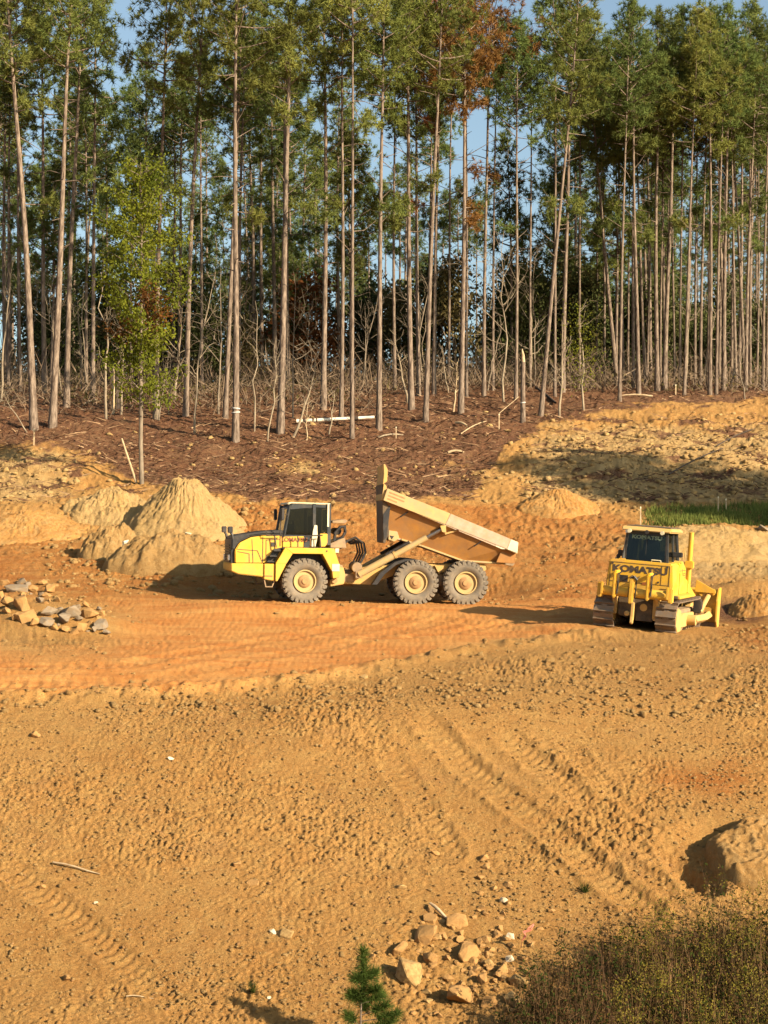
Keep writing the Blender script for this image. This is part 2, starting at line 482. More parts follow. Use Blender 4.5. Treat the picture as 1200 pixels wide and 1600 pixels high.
def seg_dist(X, Y, pts):
    best = np.full(X.shape, 1e9); tt = np.zeros(X.shape); acc = 0.0; side = np.zeros(X.shape)
    for (x0, y0), (x1, y1) in zip(pts[:-1], pts[1:]):
        dx, dy = x1 - x0, y1 - y0; L2 = dx * dx + dy * dy; Ln = math.sqrt(L2)
        t = np.clip(((X - x0) * dx + (Y - y0) * dy) / L2, 0, 1)
        d = np.hypot(X - x0 - t * dx, Y - y0 - t * dy)
        sd = ((X - x0) * dy - (Y - y0) * dx) / Ln
        mk = d < best
        best = np.where(mk, d, best); tt = np.where(mk, acc + t * Ln, tt); side = np.where(mk, sd, side)
        acc += Ln
    return best, tt, side
def wpath(*pp): return [tuple(at(a, b).xy) for a, b in pp]

def zones(X, Y, PX, PY):
    wob = 26 * fbm(X / 3.0, Y / 3.0, 3, 5) + 16 * fbm(X / 0.9, Y / 0.9, 2, 6)
    yb = np.interp(PX, [0, 100, 160, 220, 400, 600, 740, 790, 850, 950, 1200], [690, 702, 722, 760, 782, 788, 776, 700, 662, 640, 624])
    soft = 9
    lit = sstep(soft, -soft, PY + wob * 0.6 - yb) * sstep(66, 72, Y)
    # haul road of orange clay
    lo = np.interp(PX, [0, 250, 450, 620, 800, 1000, 1200], [1092, 1085, 1068, 1035, 1000, 985, 985])
    hi = np.interp(PX, [0, 200, 330, 600, 900, 1000, 1200], [842, 850, 790, 785, 790, 812, 900])
    road = sstep(-14, 14, lo - PY - wob * 0.5) * sstep(-12, 14, PY - hi + wob * 0.4)
    rsm = sstep(0, 25, PY - 925 + wob * .3) * sstep(-14, 10, lo - PY - wob * 0.3) * sstep(1050, 800, PX)      # the driven, smoother part
    road = road * np.interp(PX, [0, 800, 960, 1060, 1200], [1, 1, 0.62, 0.3, 0.2])
    heap = np.exp(-(((PX - 70) / 150) ** 2 + ((PY - 975) / 52) ** 2) * 1.4)
    road = road * (1 - 0.9 * np.clip(heap * 1.5, 0, 1)); rsm = rsm * (1 - np.clip(heap * 1.6, 0, 1))
    red = 0.75 * np.exp(-(((PX - 1110) / 110) ** 2 + ((PY - 1215) / 40) ** 2)) + 0.55 * np.exp(-(((PX - 1180) / 60) ** 2 + ((PY - 1010) / 50) ** 2))
    road = np.clip(road + red, 0, 1) * (1 - lit)
    pale = sstep(640, 700, PY + wob * .5) * sstep(800, 770, PY) * sstep(780, 880, PX)
    pale = np.maximum(pale, 0.8 * sstep(170, 60, PX) * sstep(690, 715, PY) * sstep(800, 770, PY))
    pale = np.maximum(pale, 0.95 * np.exp(-(((PX - 500) / 70) ** 2 + ((PY - 737 - 0.1 * (PX - 500)) / 15) ** 2)) * sstep(-6, 10, wob))
    pale = np.maximum(pale, 0.75 * np.exp(-(((PX - 730) / 90) ** 2 + ((PY - 735) / 16) ** 2)) * sstep(-6, 8, wob))
    pale = np.maximum(pale, 0.9 * sstep(970, 1050, PX) * sstep(822, 835, PY) * sstep(930, 880, PY))
    lit = lit * (1 - np.clip(pale, 0, 1) * sstep(690, 715, PY))
    scrub = sstep(640, 660, PY) * sstep(800, 780, PY) * sstep(800, 880, PX) * sstep(0.02, 0.3, fbm(X / 2.2, Y / 1.2, 4, 8)) * 0.8
    lit = np.maximum(lit, scrub)
    scrub = sstep(685, 705, PY) * sstep(800, 775, PY) * sstep(260, 180, PX) * sstep(-0.05, 0.25, fbm(X / 1.6, Y / 1.1, 4, 9)) * 0.75
    lit = np.maximum(lit, scrub)
    darker = 0.8 * np.exp(-(((PX - 1150) / 70) ** 2 + ((PY - 955) / 24) ** 2))  # darker brown patch of ground right of the blade
    lit = np.maximum(lit, darker)
    return lit, road, pale, rsm
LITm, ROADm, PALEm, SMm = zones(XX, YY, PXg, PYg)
near = sstep(13, 17, YY) * sstep(200, 110, YY)
rough = 1 - 0.88 * SMm
# lumpy worked soil: broad lumps, clods, crumbs
lump = fbm(XX / 1.1, YY / 1.1, 3, 31)
cl1 = 1 - np.abs(gnoise(XX / 0.42 + 0.6 * lump, YY / 0.42, 41)) * 2.2
cl2 = 1 - np.abs(gnoise(XX / 0.19, YY / 0.19 + 0.4 * lump, 42)) * 2.2
cl3 = gnoise(XX / 0.085, YY / 0.085, 43)
cl4 = np.abs(gnoise(XX / 0.14 + lump, YY / 0.11, 44)) * 2 - .6
patch = 0.22 + 0.88 * sstep(-0.25, 0.45, fbm(XX / 4.0, YY / 4.0, 4, 51))
fore = sstep(50, 40, YY)
amp = rough * patch
ZZ += near * amp * (0.075 * lump + (0.036 - 0.022 * fore) * cl1 + (0.034 - 0.014 * fore) * cl2 + fore * (0.038 * cl3 + 0.036 * cl4))
midz = sstep(60, 66, YY)
ZZ += near * rough * midz * (0.10 * fbm(XX / 0.9, YY / 0.9, 3, 61) + 0.05 * cl1)
# wheel polish and long smears along the haul road
ra = XX * math.cos(R(-10)) + YY * math.sin(R(-10)); rb = -XX * math.sin(R(-10)) + YY * math.cos(R(-10))
ZZ += SMm * near * (0.045 * fbm(ra / 6.0, rb / 0.55, 4, 71) + 0.012 * cl2)
# crawler ruts on the near slope and tyre tracks by the truck
RUTS = [
    (wpath((640, 1105), (720, 1190), (860, 1300), (1010, 1425)), 0.30, 0.10, 0.21),
    (wpath((770, 1130), (880, 1225), (990, 1310), (1110, 1400)), 0.30, 0.07, 0.21),
    (wpath((555, 1110), (640, 1230), (700, 1330)), 0.28, 0.05, 0.21),
    (wpath((870, 1140), (960, 1250), (1080, 1390)), 0.22, 0.05, 0.21),
    (wpath((-60, 885), (120, 895), (260, 905), (430, 925)), 0.34, 0.07, 0.33),
    (wpath((-60, 862), (120, 872), (200, 880), (330, 930), (480, 965)), 0.34, 0.055, 0.33),
    (wpath((420, 950), (640, 958), (830, 985), (950, 1010)), 0.34, 0.05, 0.33),
    (wpath((480, 1010), (700, 990), (880, 955)), 0.34, 0.05, 0.33),
    (wpath((-50, 1045), (200, 1040), (430, 1000), (620, 950)), 0.40, 0.05, 0.35),
    (wpath((-50, 1070), (250, 1062), (500, 1015), (700, 965)), 0.40, 0.04, 0.35),
    (wpath((-20, 1330), (120, 1440), (260, 1560)), 0.25, 0.045, 0.21),
    (wpath((1020, 860), (960, 900), (850, 930)), 0.32, 0.06, 0.3),
    (wpath((760, 880), (820, 900), (900, 915)), 0.34, 0.06, 0.33),
]
# windrow of loose soil along the lip of the fill
d, t, sd = seg_dist(XX, YY, wpath((-40, 1096), (150, 1090), (300, 1080), (450, 1068), (560, 1050), (700, 1026), (820, 1006), (930, 992)))
ZZ += near * np.exp(-(d / .55) ** 2) * (0.13 + 0.16 * np.clip(fbm(XX / .9, YY / .9, 3, 95), -.6, 1) + 0.05 * cl1)
for pts, hw, dep, pitch in RUTS:
    d, t, sd = seg_dist(XX, YY, pts)
    w = sstep(hw * 1.15, hw * 0.75, d)
    fadee = sstep(0, 1.2, t) * (0.6 + 0.4 * sstep(-0.3, 0.3, fbm(XX / 2.0, YY / 2.0, 2, 81)))
    lug = 0.5 + 0.5 * np.sin(2 * math.pi * (t + 0.35 * np.abs(sd)) / pitch)
    berm = np.exp(-((d - hw * 1.45) / (hw * 0.35)) ** 2)
    ZZ += near * fadee * (w * (-0.75 * dep + 0.032 * lug) + 0.7 * dep * berm * (0.6 + 0.8 * np.clip(cl1, 0, 1)))
for (M, hx, hy) in [(TRUCK_M @ Matrix.Translation((2.3, 0, 0)), 3.9, 1.5), (DOZ_M, 1.45, 1.7)]:
    pass
V = np.stack([XX, YY, ZZ], -1).reshape(-1, 3)
nr, nc = XX.shape
idx = np.arange(nr * nc).reshape(nr, nc)
Q = np.stack([idx[:-1, :-1], idx[:-1, 1:], idx[1:, 1:], idx[1:, :-1]], -1).reshape(-1, 4)
ground = arr_obj('ground', V, Q, M_SOIL, smooth=True)
tag(ground, kind='structure')
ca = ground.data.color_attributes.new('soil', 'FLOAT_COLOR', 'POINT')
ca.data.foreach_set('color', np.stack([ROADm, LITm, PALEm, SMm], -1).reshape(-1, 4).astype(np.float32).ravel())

# surface height with the fine relief, for resting things on it
def gz(x, y):
    x = np.atleast_1d(np.asarray(x, float)); y = np.atleast_1d(np.asarray(y, float))
    ri = np.clip(np.searchsorted(Ys, y) - 1, 0, nr - 2)
    fy = (y - Ys[ri]) / (Ys[ri + 1] - Ys[ri])
    u = x / np.maximum(y, 14.0)
    ci = np.clip(np.searchsorted(us, u) - 1, 0, nc - 2)
    fx = (u - us[ci]) / (us[ci + 1] - us[ci])
    return (ZZ[ri, ci] * (1 - fx) + ZZ[ri, ci + 1] * fx) * (1 - fy) + (ZZ[ri + 1, ci] * (1 - fx) + ZZ[ri + 1, ci + 1] * fx) * fy
def ground_at(px, py):
    p = at(px, py); p.z = float(gz(p.x, p.y)[0]); return p

# ================================================================== trees
M_BARK = surf('pine bark', (0.235, 0.18, 0.135), (0.075, 0.053, 0.040), scale=6.0, rough=0.95, bump=0.06, bump_scale=9, stretch=(1.6, 1.6, 0.35), spec=0.1)
M_BARKD = surf('dark bark', (0.085, 0.065, 0.05), (0.04, 0.03, 0.025), scale=5.0, rough=0.95, stretch=(1.6, 1.6, 0.35), spec=0.1)
M_PALEBARK = surf('pale bark', (0.29, 0.235, 0.16), (0.15, 0.115, 0.08), scale=3.0, rough=0.9, stretch=(2, 2, 0.5), spec=0.1)
M_GREYBARK = surf('grey bark', (0.22, 0.175, 0.125), (0.12, 0.094, 0.068), scale=3.0, rough=0.9, stretch=(2, 2, 0.5), spec=0.1)
M_WOOD = surf('bare wood', (0.44, 0.34, 0.21), (0.30, 0.21, 0.12), scale=4.0, rough=0.85, spec=0.15)
M_PAINT = surf('white marking paint', (0.5, 0.49, 0.46), (0.36, 0.34, 0.3), scale=9, rough=0.8)
M_NEEDLE = leaf_mat('pine needles', (0.160, 0.188, 0.050), (0.078, 0.110, 0.036), 0.35, 0.7)
M_NEEDLEY = leaf_mat('yellow green pine needles', (0.205, 0.210, 0.050), (0.108, 0.136, 0.038), 0.35, 0.7)
M_NEEDLEB = leaf_mat('rusty pine needles', (0.29, 0.130, 0.045), (0.17, 0.095, 0.034), 0.35, 0.7)
M_LEAF = leaf_mat('broad leaves', (0.24, 0.25, 0.026), (0.11, 0.14, 0.022), 0.45, 0.6)
M_LEAFR = leaf_mat('red brown leaves', (0.16, 0.07, 0.02), (0.09, 0.045, 0.016), 0.4, 0.9)
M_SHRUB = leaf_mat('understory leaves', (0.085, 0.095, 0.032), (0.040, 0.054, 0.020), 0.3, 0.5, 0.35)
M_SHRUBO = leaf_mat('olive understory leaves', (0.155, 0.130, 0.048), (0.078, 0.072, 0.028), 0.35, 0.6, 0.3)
M_TWIG = surf('bare twigs', (0.20, 0.145, 0.095), (0.10, 0.068, 0.044), scale=0.7, rough=0.9, spec=0.1)

def unit(v): return v / np.maximum(np.linalg.norm(v, axis=-1, keepdims=True), 1e-9)
def blades(P, D, Ln, W, g):
    """thin pointed triangles starting at P along D"""
    n = len(P)
    S = unit(np.cross(D, g.normal(size=(n, 3)))) * (np.asarray(W).reshape(-1, 1) / 2)
    T = P + D * np.asarray(Ln).reshape(-1, 1)
    Vx = np.stack([P - S, P + S, T], 1).reshape(-1, 3)
    return Vx, np.arange(3 * n).reshape(-1, 3)
def leaves_quads(P, size, g, droop=0.0, asp=0.55):
    n = len(P)
    a = unit(g.normal(size=(n, 3)) + np.array([0, 0, -droop]))
    b = unit(np.cross(a, g.normal(size=(n, 3))))
    s = np.asarray(size).reshape(-1, 1) * (0.7 + 0.6 * g.random((n, 1)))
    Vx = np.stack([P, P + a * s * .5 + b * s * asp * .5, P + a * s, P + a * s * .5 - b * s * asp * .5], 1).reshape(-1, 3)
    return Vx, np.arange(4 * n).reshape(-1, 4)

def tube_np(pts, rad, n=6):
    pts = np.asarray(pts, float); rad = np.asarray(rad, float); m = len(pts)
    t = np.gradient(pts, axis=0); t = unit(t)
    up = np.array([0.12, 0.21, 0.97]) if abs(t[0][2]) < 0.9 else np.array([1.0, 0.1, 0.05])
    a = unit(np.cross(t, up)); b = np.cross(t, a)
    an = np.arange(n) * 2 * math.pi / n
    ring = a[:, None, :] * np.cos(an)[None, :, None] + b[:, None, :] * np.sin(an)[None, :, None]
    Vx = (pts[:, None, :] + ring * rad[:, None, None]).reshape(-1, 3)
    i = np.arange(m - 1)[:, None] * n; k = np.arange(n)[None, :]
    Q = np.stack([i + k, i + (k + 1) % n, i + n + (k + 1) % n, i + n + k], -1).reshape(-1, 4)
    return Vx, Q
class NB:
    def __init__(s): s.V = []; s.Q = []; s.T = []; s.n = 0
    def add(s, Vx, Fx):
        (s.Q if Fx.shape[1] == 4 else s.T).append(Fx + s.n); s.V.append(Vx); s.n += len(Vx)
    def mesh(s, name, m, smooth=False):
        fs = ([np.concatenate(s.Q)] if s.Q else []) + ([np.concatenate(s.T)] if s.T else [])
        return arr_mesh(name, np.concatenate(s.V), fs, m, smooth)

def trunk_pts(g, h, bend=0.25, n=13):
    z = np.linspace(-0.5, h, n); t = np.clip(z / h, 0, 1)
    ph = g.random(4) * 6.28
    x = bend * (np.sin(t * 2.2 + ph[0]) - math.sin(ph[0])) * t * .8 + 0.10 * np.sin(t * 7 + ph[1]) * t
    y = bend * (np.sin(t * 2.5 + ph[2]) - math.sin(ph[2])) * t * .8 + 0.10 * np.sin(t * 6 + ph[3]) * t
    return np.stack([x, y, z], -1)
def pine_meshes(seed, h=25.0, crown_from=0.66, crown_r=2.3, n_tuft=620, low=3, dense=1.0):
    """trunk, limbs and crown meshes of one pine of height h with unit trunk radius 0.19 at the foot"""
    g = np.random.default_rng(seed)
    tp = trunk_pts(g, h)
    t = np.clip(tp[:, 2] / h, 0, 1)
    rad = 0.19 * (1 - 0.80 * t ** 1.15); rad[0] *= 1.45; rad[1] *= 1.06
    tr = NB(); tr.add(*tube_np(tp, rad, 8))
    def axis(z): return np.array([np.interp(z, tp[:, 2], tp[:, 0]), np.interp(z, tp[:, 2], tp[:, 1]), z])
    lb = NB(); cP = []; cD = []
    z0 = h * crown_from
    nl = 34
    for k in range(nl):
        f = (k + g.random()) / nl
        z = z0 + (h - z0) * f ** 0.9 * 0.97
        az = k * 2.4 + g.random() * 1.1
        Lm = crown_r * (0.55 + 0.6 * g.random()) * (1.0 if f < 0.35 else (1.12 - f * 0.95)) * (0.75 + 0.5 * math.sin(min(f / 0.3, 1) * 1.57))
        el = R(8 + 38 * f + g.normal() * 12)
        d = np.array([math.cos(az) * math.cos(el), math.sin(az) * math.cos(el), math.sin(el)])
        p0 = axis(z)
        s = np.linspace(0, 1, 5)[:, None]
        pts = p0 + d * Lm * s + np.array([0, 0, 1.0]) * (s ** 2) * Lm * 0.22
        lb.add(*tube_np(pts, np.linspace(0.045, 0.012, 5) * (1.15 - 0.5 * f), 4))
        nt = max(5, int(n_tuft * Lm / (nl * crown_r * 0.75)))
        ncl = max(2, nt // 5)
        for c in range(ncl):
            u = 0.28 + 0.72 * g.random() ** 0.75
            c0 = p0 + d * Lm * u + np.array([0, 0, 1.0]) * u * u * Lm * 0.22 + g.normal(size=3) * np.array([.30, .30, .24]) * (0.5 + Lm * .25)
            m = 5
            cP.append(c0 + g.normal(size=(m, 3)) * 0.17); 
            cD.append(np.repeat(unit((d + g.normal(size=3) * .5 + np.array([0, 0, .35]))[None]), m, 0))
    # leader tuft
    cP.append(axis(h * 0.985) + g.normal(size=(10, 3)) * np.array([.2, .2, .4])); cD.append(np.repeat([[0, 0, 1.0]], 10, 0))
    # scattered lower living branches and dead stubs
    for k in range(low):
        z = h * (0.42 + 0.24 * g.random()); az = g.random() * 6.28; Lm = 1.0 + 1.3 * g.random()
        d = np.array([math.cos(az), math.sin(az), 0.25 + .25 * g.normal()])
        pts = axis(z) + d * Lm * np.linspace(0, 1, 4)[:, None]
        lb.add(*tube_np(pts, np.linspace(0.035, 0.012, 4), 4))
        for c in range(7):
            c0 = axis(z) + d * Lm * (0.45 + .6 * g.random()) + g.normal(size=3) * .22
            cP.append(c0 + g.normal(size=(4, 3)) * .16); cD.append(np.repeat(unit((d + g.normal(size=3) * .5)[None]), 4, 0))
    for k in range(16):
        z = h * (0.30 + 0.40 * g.random() ** 0.7); az = g.random() * 6.28; Lm = 0.35 + 1.5 * g.random() ** 2
        d = np.array([math.cos(az), math.sin(az), 0.1 + .4 * g.normal()])
        s = np.linspace(0, 1, 3)[:, None]
        pts = axis(z) + d * Lm * s - np.array([0, 0, 1]) * s * s * Lm * .2 * g.normal()
        lb.add(*tube_np(pts, np.linspace(0.028, 0.010, 3), 4))
    P = np.concatenate(cP); D = np.concatenate(cD)
    nb = int(17 * dense)
    PP = np.repeat(P, nb, 0); DD = unit(np.repeat(D, nb, 0) * 0.55 + unit(g.normal(size=(len(PP), 3))) * 0.9)
    Vx, Tx = blades(PP, DD, 0.22 + 0.20 * g.random(len(PP)), 0.036 + 0.022 * g.random(len(PP)), g)
    return tr, lb, (Vx, Tx)
PINES = []
for k, (cf, cr, nt, lw) in enumerate([(0.70, 2.3, 820, 2), (0.68, 2.6, 940, 3), (0.73, 2.1, 680, 1), (0.66, 2.7, 980, 3), (0.71, 2.4, 800, 2), (0.62, 2.1, 740, 5), (0.75, 1.8, 540, 1)]):
    tr, lb, (cv, ct) = pine_meshes(100 + k, 25.0, cf, cr, nt, lw)
    mt = tr.mesh('trunk', M_BARK, True); ml = lb.mesh('limbs', M_BARK, True)
    mc = {}
    for key, m in (('g', M_NEEDLE), ('y', M_NEEDLEY), ('b', M_NEEDLEB)):
        me = arr_mesh('crown', cv, ct, m) if key == 'g' else mc['g'].copy()
        if key != 'g': me.materials[0] = m
        mc[key] = me
    PINES.append((mt, ml, mc))
PINE_SMALL = []
for k in range(2):
    tr, lb, (cv, ct) = pine_meshes(150 + k, 14.0, 0.42, 1.9, 760, 2)
    PINE_SMALL.append((tr.mesh('trunk', M_BARK, True), lb.mesh('limbs', M_BARK, True), {'g': arr_mesh('crown', cv, ct, M_NEEDLE), 'y': arr_mesh('crown', cv, ct, M_NEEDLEY)}))

def pine(p, h, r, lean, spin, var, col, label, group, small=False, leany=0.0):
    mt, ml, mc = (PINE_SMALL if small else PINES)[var]
    h0 = 14.0 if small else 25.0
    root = empty('pine_tree', p)
    root.rotation_euler = (leany, lean, 0)
    tag(root, label, 'pine tree', group)
    k = h / h0
    for nm, me, sc in (('trunk', mt, (r / 0.19, r / 0.19, k)), ('limbs', ml, (0.5 + 0.5 * k, 0.5 + 0.5 * k, k)), ('crown', mc[col], (0.45 + 0.55 * k, 0.45 + 0.55 * k, k))):
        o = link(bpy.data.objects.new(nm, me), root)
        o.rotation_euler = (0, 0, spin); o.scale = sc
        if nm == 'limbs': o['kind'] = 'stuff'
    return root
def lean_of(bx, by, tx, ty):
    nat = bx + (bx - 600.0) * (by - ty) / (800 + F / math.tan(PITCH) - by)      # where a plumb trunk would reach row ty
    return math.atan((tx - nat) / (by - ty))

ORD = ['first', 'second', 'third', 'fourth', 'fifth', 'sixth', 'seventh', 'eighth', 'ninth', 'tenth', 'eleventh', 'twelfth', 'thirteenth',
       'fourteenth', 'fifteenth', 'sixteenth', 'seventeenth', 'eighteenth', 'nineteenth', 'twentieth', 'twenty-first', 'twenty-second', 'twenty-third']
# front row: base x, base y, second point x, y on the trunk, width in px, colour, variant
LEFT = [(8, 604, 4, 300, 7, 'g', 0), (32, 612, 22, 60, 6, 'g', 4), (53, 672, 26, 0, 12.5, 'y', 1), (70, 615, 60, 0, 8.5, 'g', 3), (82, 667, 114, 0, 12.5, 'y', 2), (104, 637, 117, 60, 10, 'g', 0),
        (145, 622, 148, 60, 8, 'g', 5), (244, 640, 252, 60, 9, 'y', 4), (290, 652, 305, 90, 9.5, 'y', 1), (352, 655, 378, 40, 8, 'g', 5), (368, 690, 373, 0, 11.5, 'y', 3),
        (410, 600, 404, 100, 7, 'g', 0), (438, 679, 454, 0, 12, 'y', 1), (505, 640, 513, 60, 10, 'g', 3), (533, 656, 541, 60, 7, 'y', 0), (550, 686, 553, 0, 7, 'y', 6)]
MID = [(592, 673, 596, 0, 9.5, 'y', 1), (617, 610, 612, 150, 6, 'g', 0), (643, 641, 631, 60, 10, 'y', 3), (654, 618, 648, 120, 7, 'g', 5), (665, 660, 686, 30, 9, 'y', 4), (678, 618, 684, 60, 7, 'b', 1),
       (701, 600, 704, 150, 5, 'g', 2), (720, 646, 732, 70, 9, 'b', 3), (729, 622, 731, 130, 5, 'g', 2), (756, 620, 759, 90, 6.5, 'b', 4), (770, 610, 772, 140, 5, 'g', 2), (806, 625, 812, 110, 6, 'g', 0), (828, 606, 831, 120, 5, 'g', 6),
       (845, 650, 889, 170, 7.5, 'y', 5), (867, 622, 869, 120, 5, 'g', 6), (879, 615, 889, 110, 8, 'g', 3)]
RIGHT = [(906, 606, 905, 200, 4.5, 'g', 2), (946, 590, 941, 200, 4.5, 'g', 4), (965, 606, 923, 160, 7.5, 'g', 5), (968, 627, 977, 150, 6, 'g', 0), (981, 598, 984, 200, 4.5, 'y', 2), (998, 616, 989, 120, 7, 'g', 3),
         (1016, 594, 1013, 150, 7, 'g', 1), (1027, 613, 1020, 110, 8, 'y', 1), (1038, 611, 1051, 110, 8.5, 'g', 3), (1062, 606, 1066, 150, 5, 'g', 2), (1069, 619, 1084, 180, 5.5, 'y', 0), (1094, 606, 1101, 150, 6, 'g', 4),
         (1109, 618, 1115, 100, 6.5, 'y', 1), (1119, 617, 1127, 150, 5.5, 'g', 0), (1131, 610, 1133, 140, 8, 'g', 3), (1143, 598, 1147, 170, 5, 'g', 2), (1154, 601, 1166, 140, 6.5, 'y', 4), (1165, 611, 1174, 120, 6.5, 'g', 1),
         (1172, 605, 1173, 160, 5, 'g', 2), (1180, 592, 1187, 170, 5, 'g', 0), (1192, 611, 1198, 130, 5.5, 'g', 4)]
FRONT = {}
def size_word(w): return 'thick' if w >= 11 else 'sturdy' if w >= 8 else 'slender' if w >= 6 else 'thin'
def lean_word(a): return 'leaning right' if a > 0.03 else 'leaning left' if a < -0.03 else 'standing upright'
CROWN = {'g': 'green', 'y': 'yellow-green', 'b': 'rusty brown'}
for stand, lst, where in (('left', LEFT, 'trunk from the left behind the dirt heaps'),
                          ('middle', MID, 'trunk from the left above the dump body'),
                          ('right', RIGHT, 'trunk from the left behind the bulldozer')):
    for i, (bx, by, tx, ty, w, c, v) in enumerate(lst):
        p = at(bx, by); r = w / 2 * p.y / F * 0.92
        ln = lean_of(bx, by, tx, ty)
        top = {'left': 27.5, 'middle': 26.0, 'right': 24.8}[stand] + random.uniform(-1.2, 0.8)
        if stand == 'right': top = min(top, (by - 5) / F * p.y + random.uniform(-0.7, 0.4))
        if bx in (770, 806, 828, 729): top -= 2.2
        FRONT[bx] = pine(p, top, r, ln, random.uniform(0, 6.28), v, c,
             f"{size_word(w)} {CROWN[c]} pine {lean_word(ln)}, {ORD[i]} {where}", f'front row pines of the {stand} stand')

# pines deeper in the wood
deep = []
g = np.random.default_rng(12)
tries = 0
while len(deep) < 150 and tries < 9000:
    tries += 1
    Y = 108 + 110 * g.random() ** 1.15
    u = (g.random() - .5) * 0.60
    x = u * Y
    px = 600 + F * u
    if Y < 122 and px > 560: continue
    # the sky shows through left of centre-right and near the right of the middle stand
    if 690 < px < 850 and g.random() < 0.72: continue
    if px < 600 and g.random() < 0.10: continue
    if any((x - a) ** 2 + (Y - b) ** 2 < 2.6 ** 2 for a, b in deep): continue
    deep.append((x, Y))
for x, Y in deep:
    px = 600 + F * x / Y
    hh = g.uniform(20, 26) if px < 640 else g.uniform(18, 24)
    pine((x, Y, float(G(x, Y)) - 0.1), hh, g.uniform(0.11, 0.19), g.normal() * 0.016, g.random() * 6.28, int(g.integers(0, 7)), 'g' if g.random() < 0.86 else 'y',
         'tall pine standing deep in the wood behind the front row of trunks', 'pines deep in the wood')
g = np.random.default_rng(19)
for k in range(20):
    px = 925 + 285 * (k + g.random()) / 20; p = atY(px, g.uniform(107, 119))
    pine(p, g.uniform(20, 23.5), g.uniform(.085, .125), g.normal() * .022, g.random() * 6.28, int(g.choice([2, 6, 4, 0])), 'g' if g.random() < .7 else 'y',
         'thin pine squeezed in among the crowded trunks behind the bulldozer', 'thin pines crowded in the right stand')
# younger pines with foliage hanging lower
for (px, Y, hh, c, v, lab) in [(962, 112, 17.5, 'y', 0, 'young pine with a low bright green crown left of the tight right stand'), (80, 108, 15.0, 'g', 1, 'young green pine filling the gap between the leftmost trunks'),
                               (205, 112, 16.5, 'g', 0, 'young pine behind the leafy yellow-green tree'), (548, 112, 17.0, 'y', 1, 'young pine with low green boughs left of the open middle stand'),
                               (800, 118, 17.5, 'g', 0, 'young pine with ragged low boughs beside the gap of sky'), (430, 125, 13.5, 'g', 1, 'young dark pine between the two thick middle-left trunks'),
                               (1010, 126, 11.0, 'g', 0, 'short dark pine behind the trunks of the tight right stand')]:
    p = atY(px, Y)
    pine(p, hh, 0.11, g.normal() * .02, g.random() * 6.28, v, c, lab, 'young pines', small=True)
g = np.random.default_rng(14)
for k in range(17):
    px = g.uniform(-30, 600) if k < 12 else g.uniform(860, 1230)
    p = atY(px, g.uniform(116, 150))
    pine(p, g.uniform(9, 15.5), .10, g.normal() * .02, g.random() * 6.28, int(g.integers(0, 2)), 'g', 'half-grown pine in the shade of the tall trunks deep in the wood', 'half-grown pines deep in the wood', small=True)
# pines outside the picture on the right whose shadows cross the hillside
_sd = Vector((-math.sin(SUN_AZ), -math.cos(SUN_AZ)))
SHADE = []
for (px, py, offs) in ((795, 708, (-1.0, 1.0)), (835, 716, (-1.6, 0.2)), (880, 735, (-1.0, 1.2)), (930, 752, (-.8, 1.0)), (985, 768, (-.8, .8)), (1045, 778, (-.6, .8)), (1120, 742, (-1.0, 1.0)), (1165, 752, (-.6, 1.0))):
    tip = at(px, py)
    for o_ in offs:
        Lq = 20.0
        for it in range(6):                      # walk back along the light until the tree top throws its shadow on the spot
            q = Vector((tip.x, tip.y)) - _sd * Lq + Vector((-_sd.y, _sd.x)) * o_
            Lq = (25.0 + float(G(q.x, q.y)) - tip.z) / math.tan(SUN_EL)
        SHADE.append((q.x, q.y, 25.0 + random.uniform(-.8, .8)))
for (x, Y, hh) in SHADE:
    pine((x, Y, float(G(x, Y)) - 0.2), hh, 0.22, 0, g.random() * 6.28, 3, 'g', 'tall pine at the right edge of the clearing casting its shadow over the bank', 'pines at the right edge of the clearing')

# ---- broadleaf saplings without leaves
def sapling_np(g, base, top, r0, nbr=8, kink=0.25, spread=1.0, sub=3):
    base = np.array(base, float); top = np.array(top, float); Ln = np.linalg.norm(top - base)
    s = np.linspace(0, 1, 9)
    off = np.cumsum(g.normal(size=(9, 3)) * kink * Ln * 0.035, 0); off -= s[:, None] * off[-1]; off[:, 2] *= .2
    pts = base + (top - base) * s[:, None] + off
    pts[0] -= unit((top - base)[None])[0] * 0.3
    out = [tube_np(pts, r0 * (1 - 0.85 * s), 6)]
    br = []
    for k in range(nbr):
        u = 0.30 + 0.68 * g.random()
        p0 = np.array([np.interp(u, s, pts[:, i]) for i in range(3)])
        az = g.random() * 6.28; el = R(25 + 35 * g.random())
        d = np.array([math.cos(az) * math.cos(el), math.sin(az) * math.cos(el), math.sin(el)])
        L1 = Ln * (0.10 + 0.16 * g.random()) * spread
        q = np.linspace(0, 1, 5)[:, None]
        bp = p0 + d * L1 * q + np.cumsum(g.normal(size=(5, 3)) * L1 * .05, 0) * (q > 0)
        br.append(tube_np(bp, r0 * (1 - .8 * u) * np.linspace(.6, .15, 5), 4))
        for j in range(sub):
            t0 = bp[1 + g.integers(0, 4)]; d2 = unit((d + g.normal(size=3) * .6)[None])[0]
            br.append(tube_np(t0 + d2 * L1 * .5 * np.linspace(0, 1, 3)[:, None], [0.012, 0.009, 0.006], 3))
    return out, br, pts
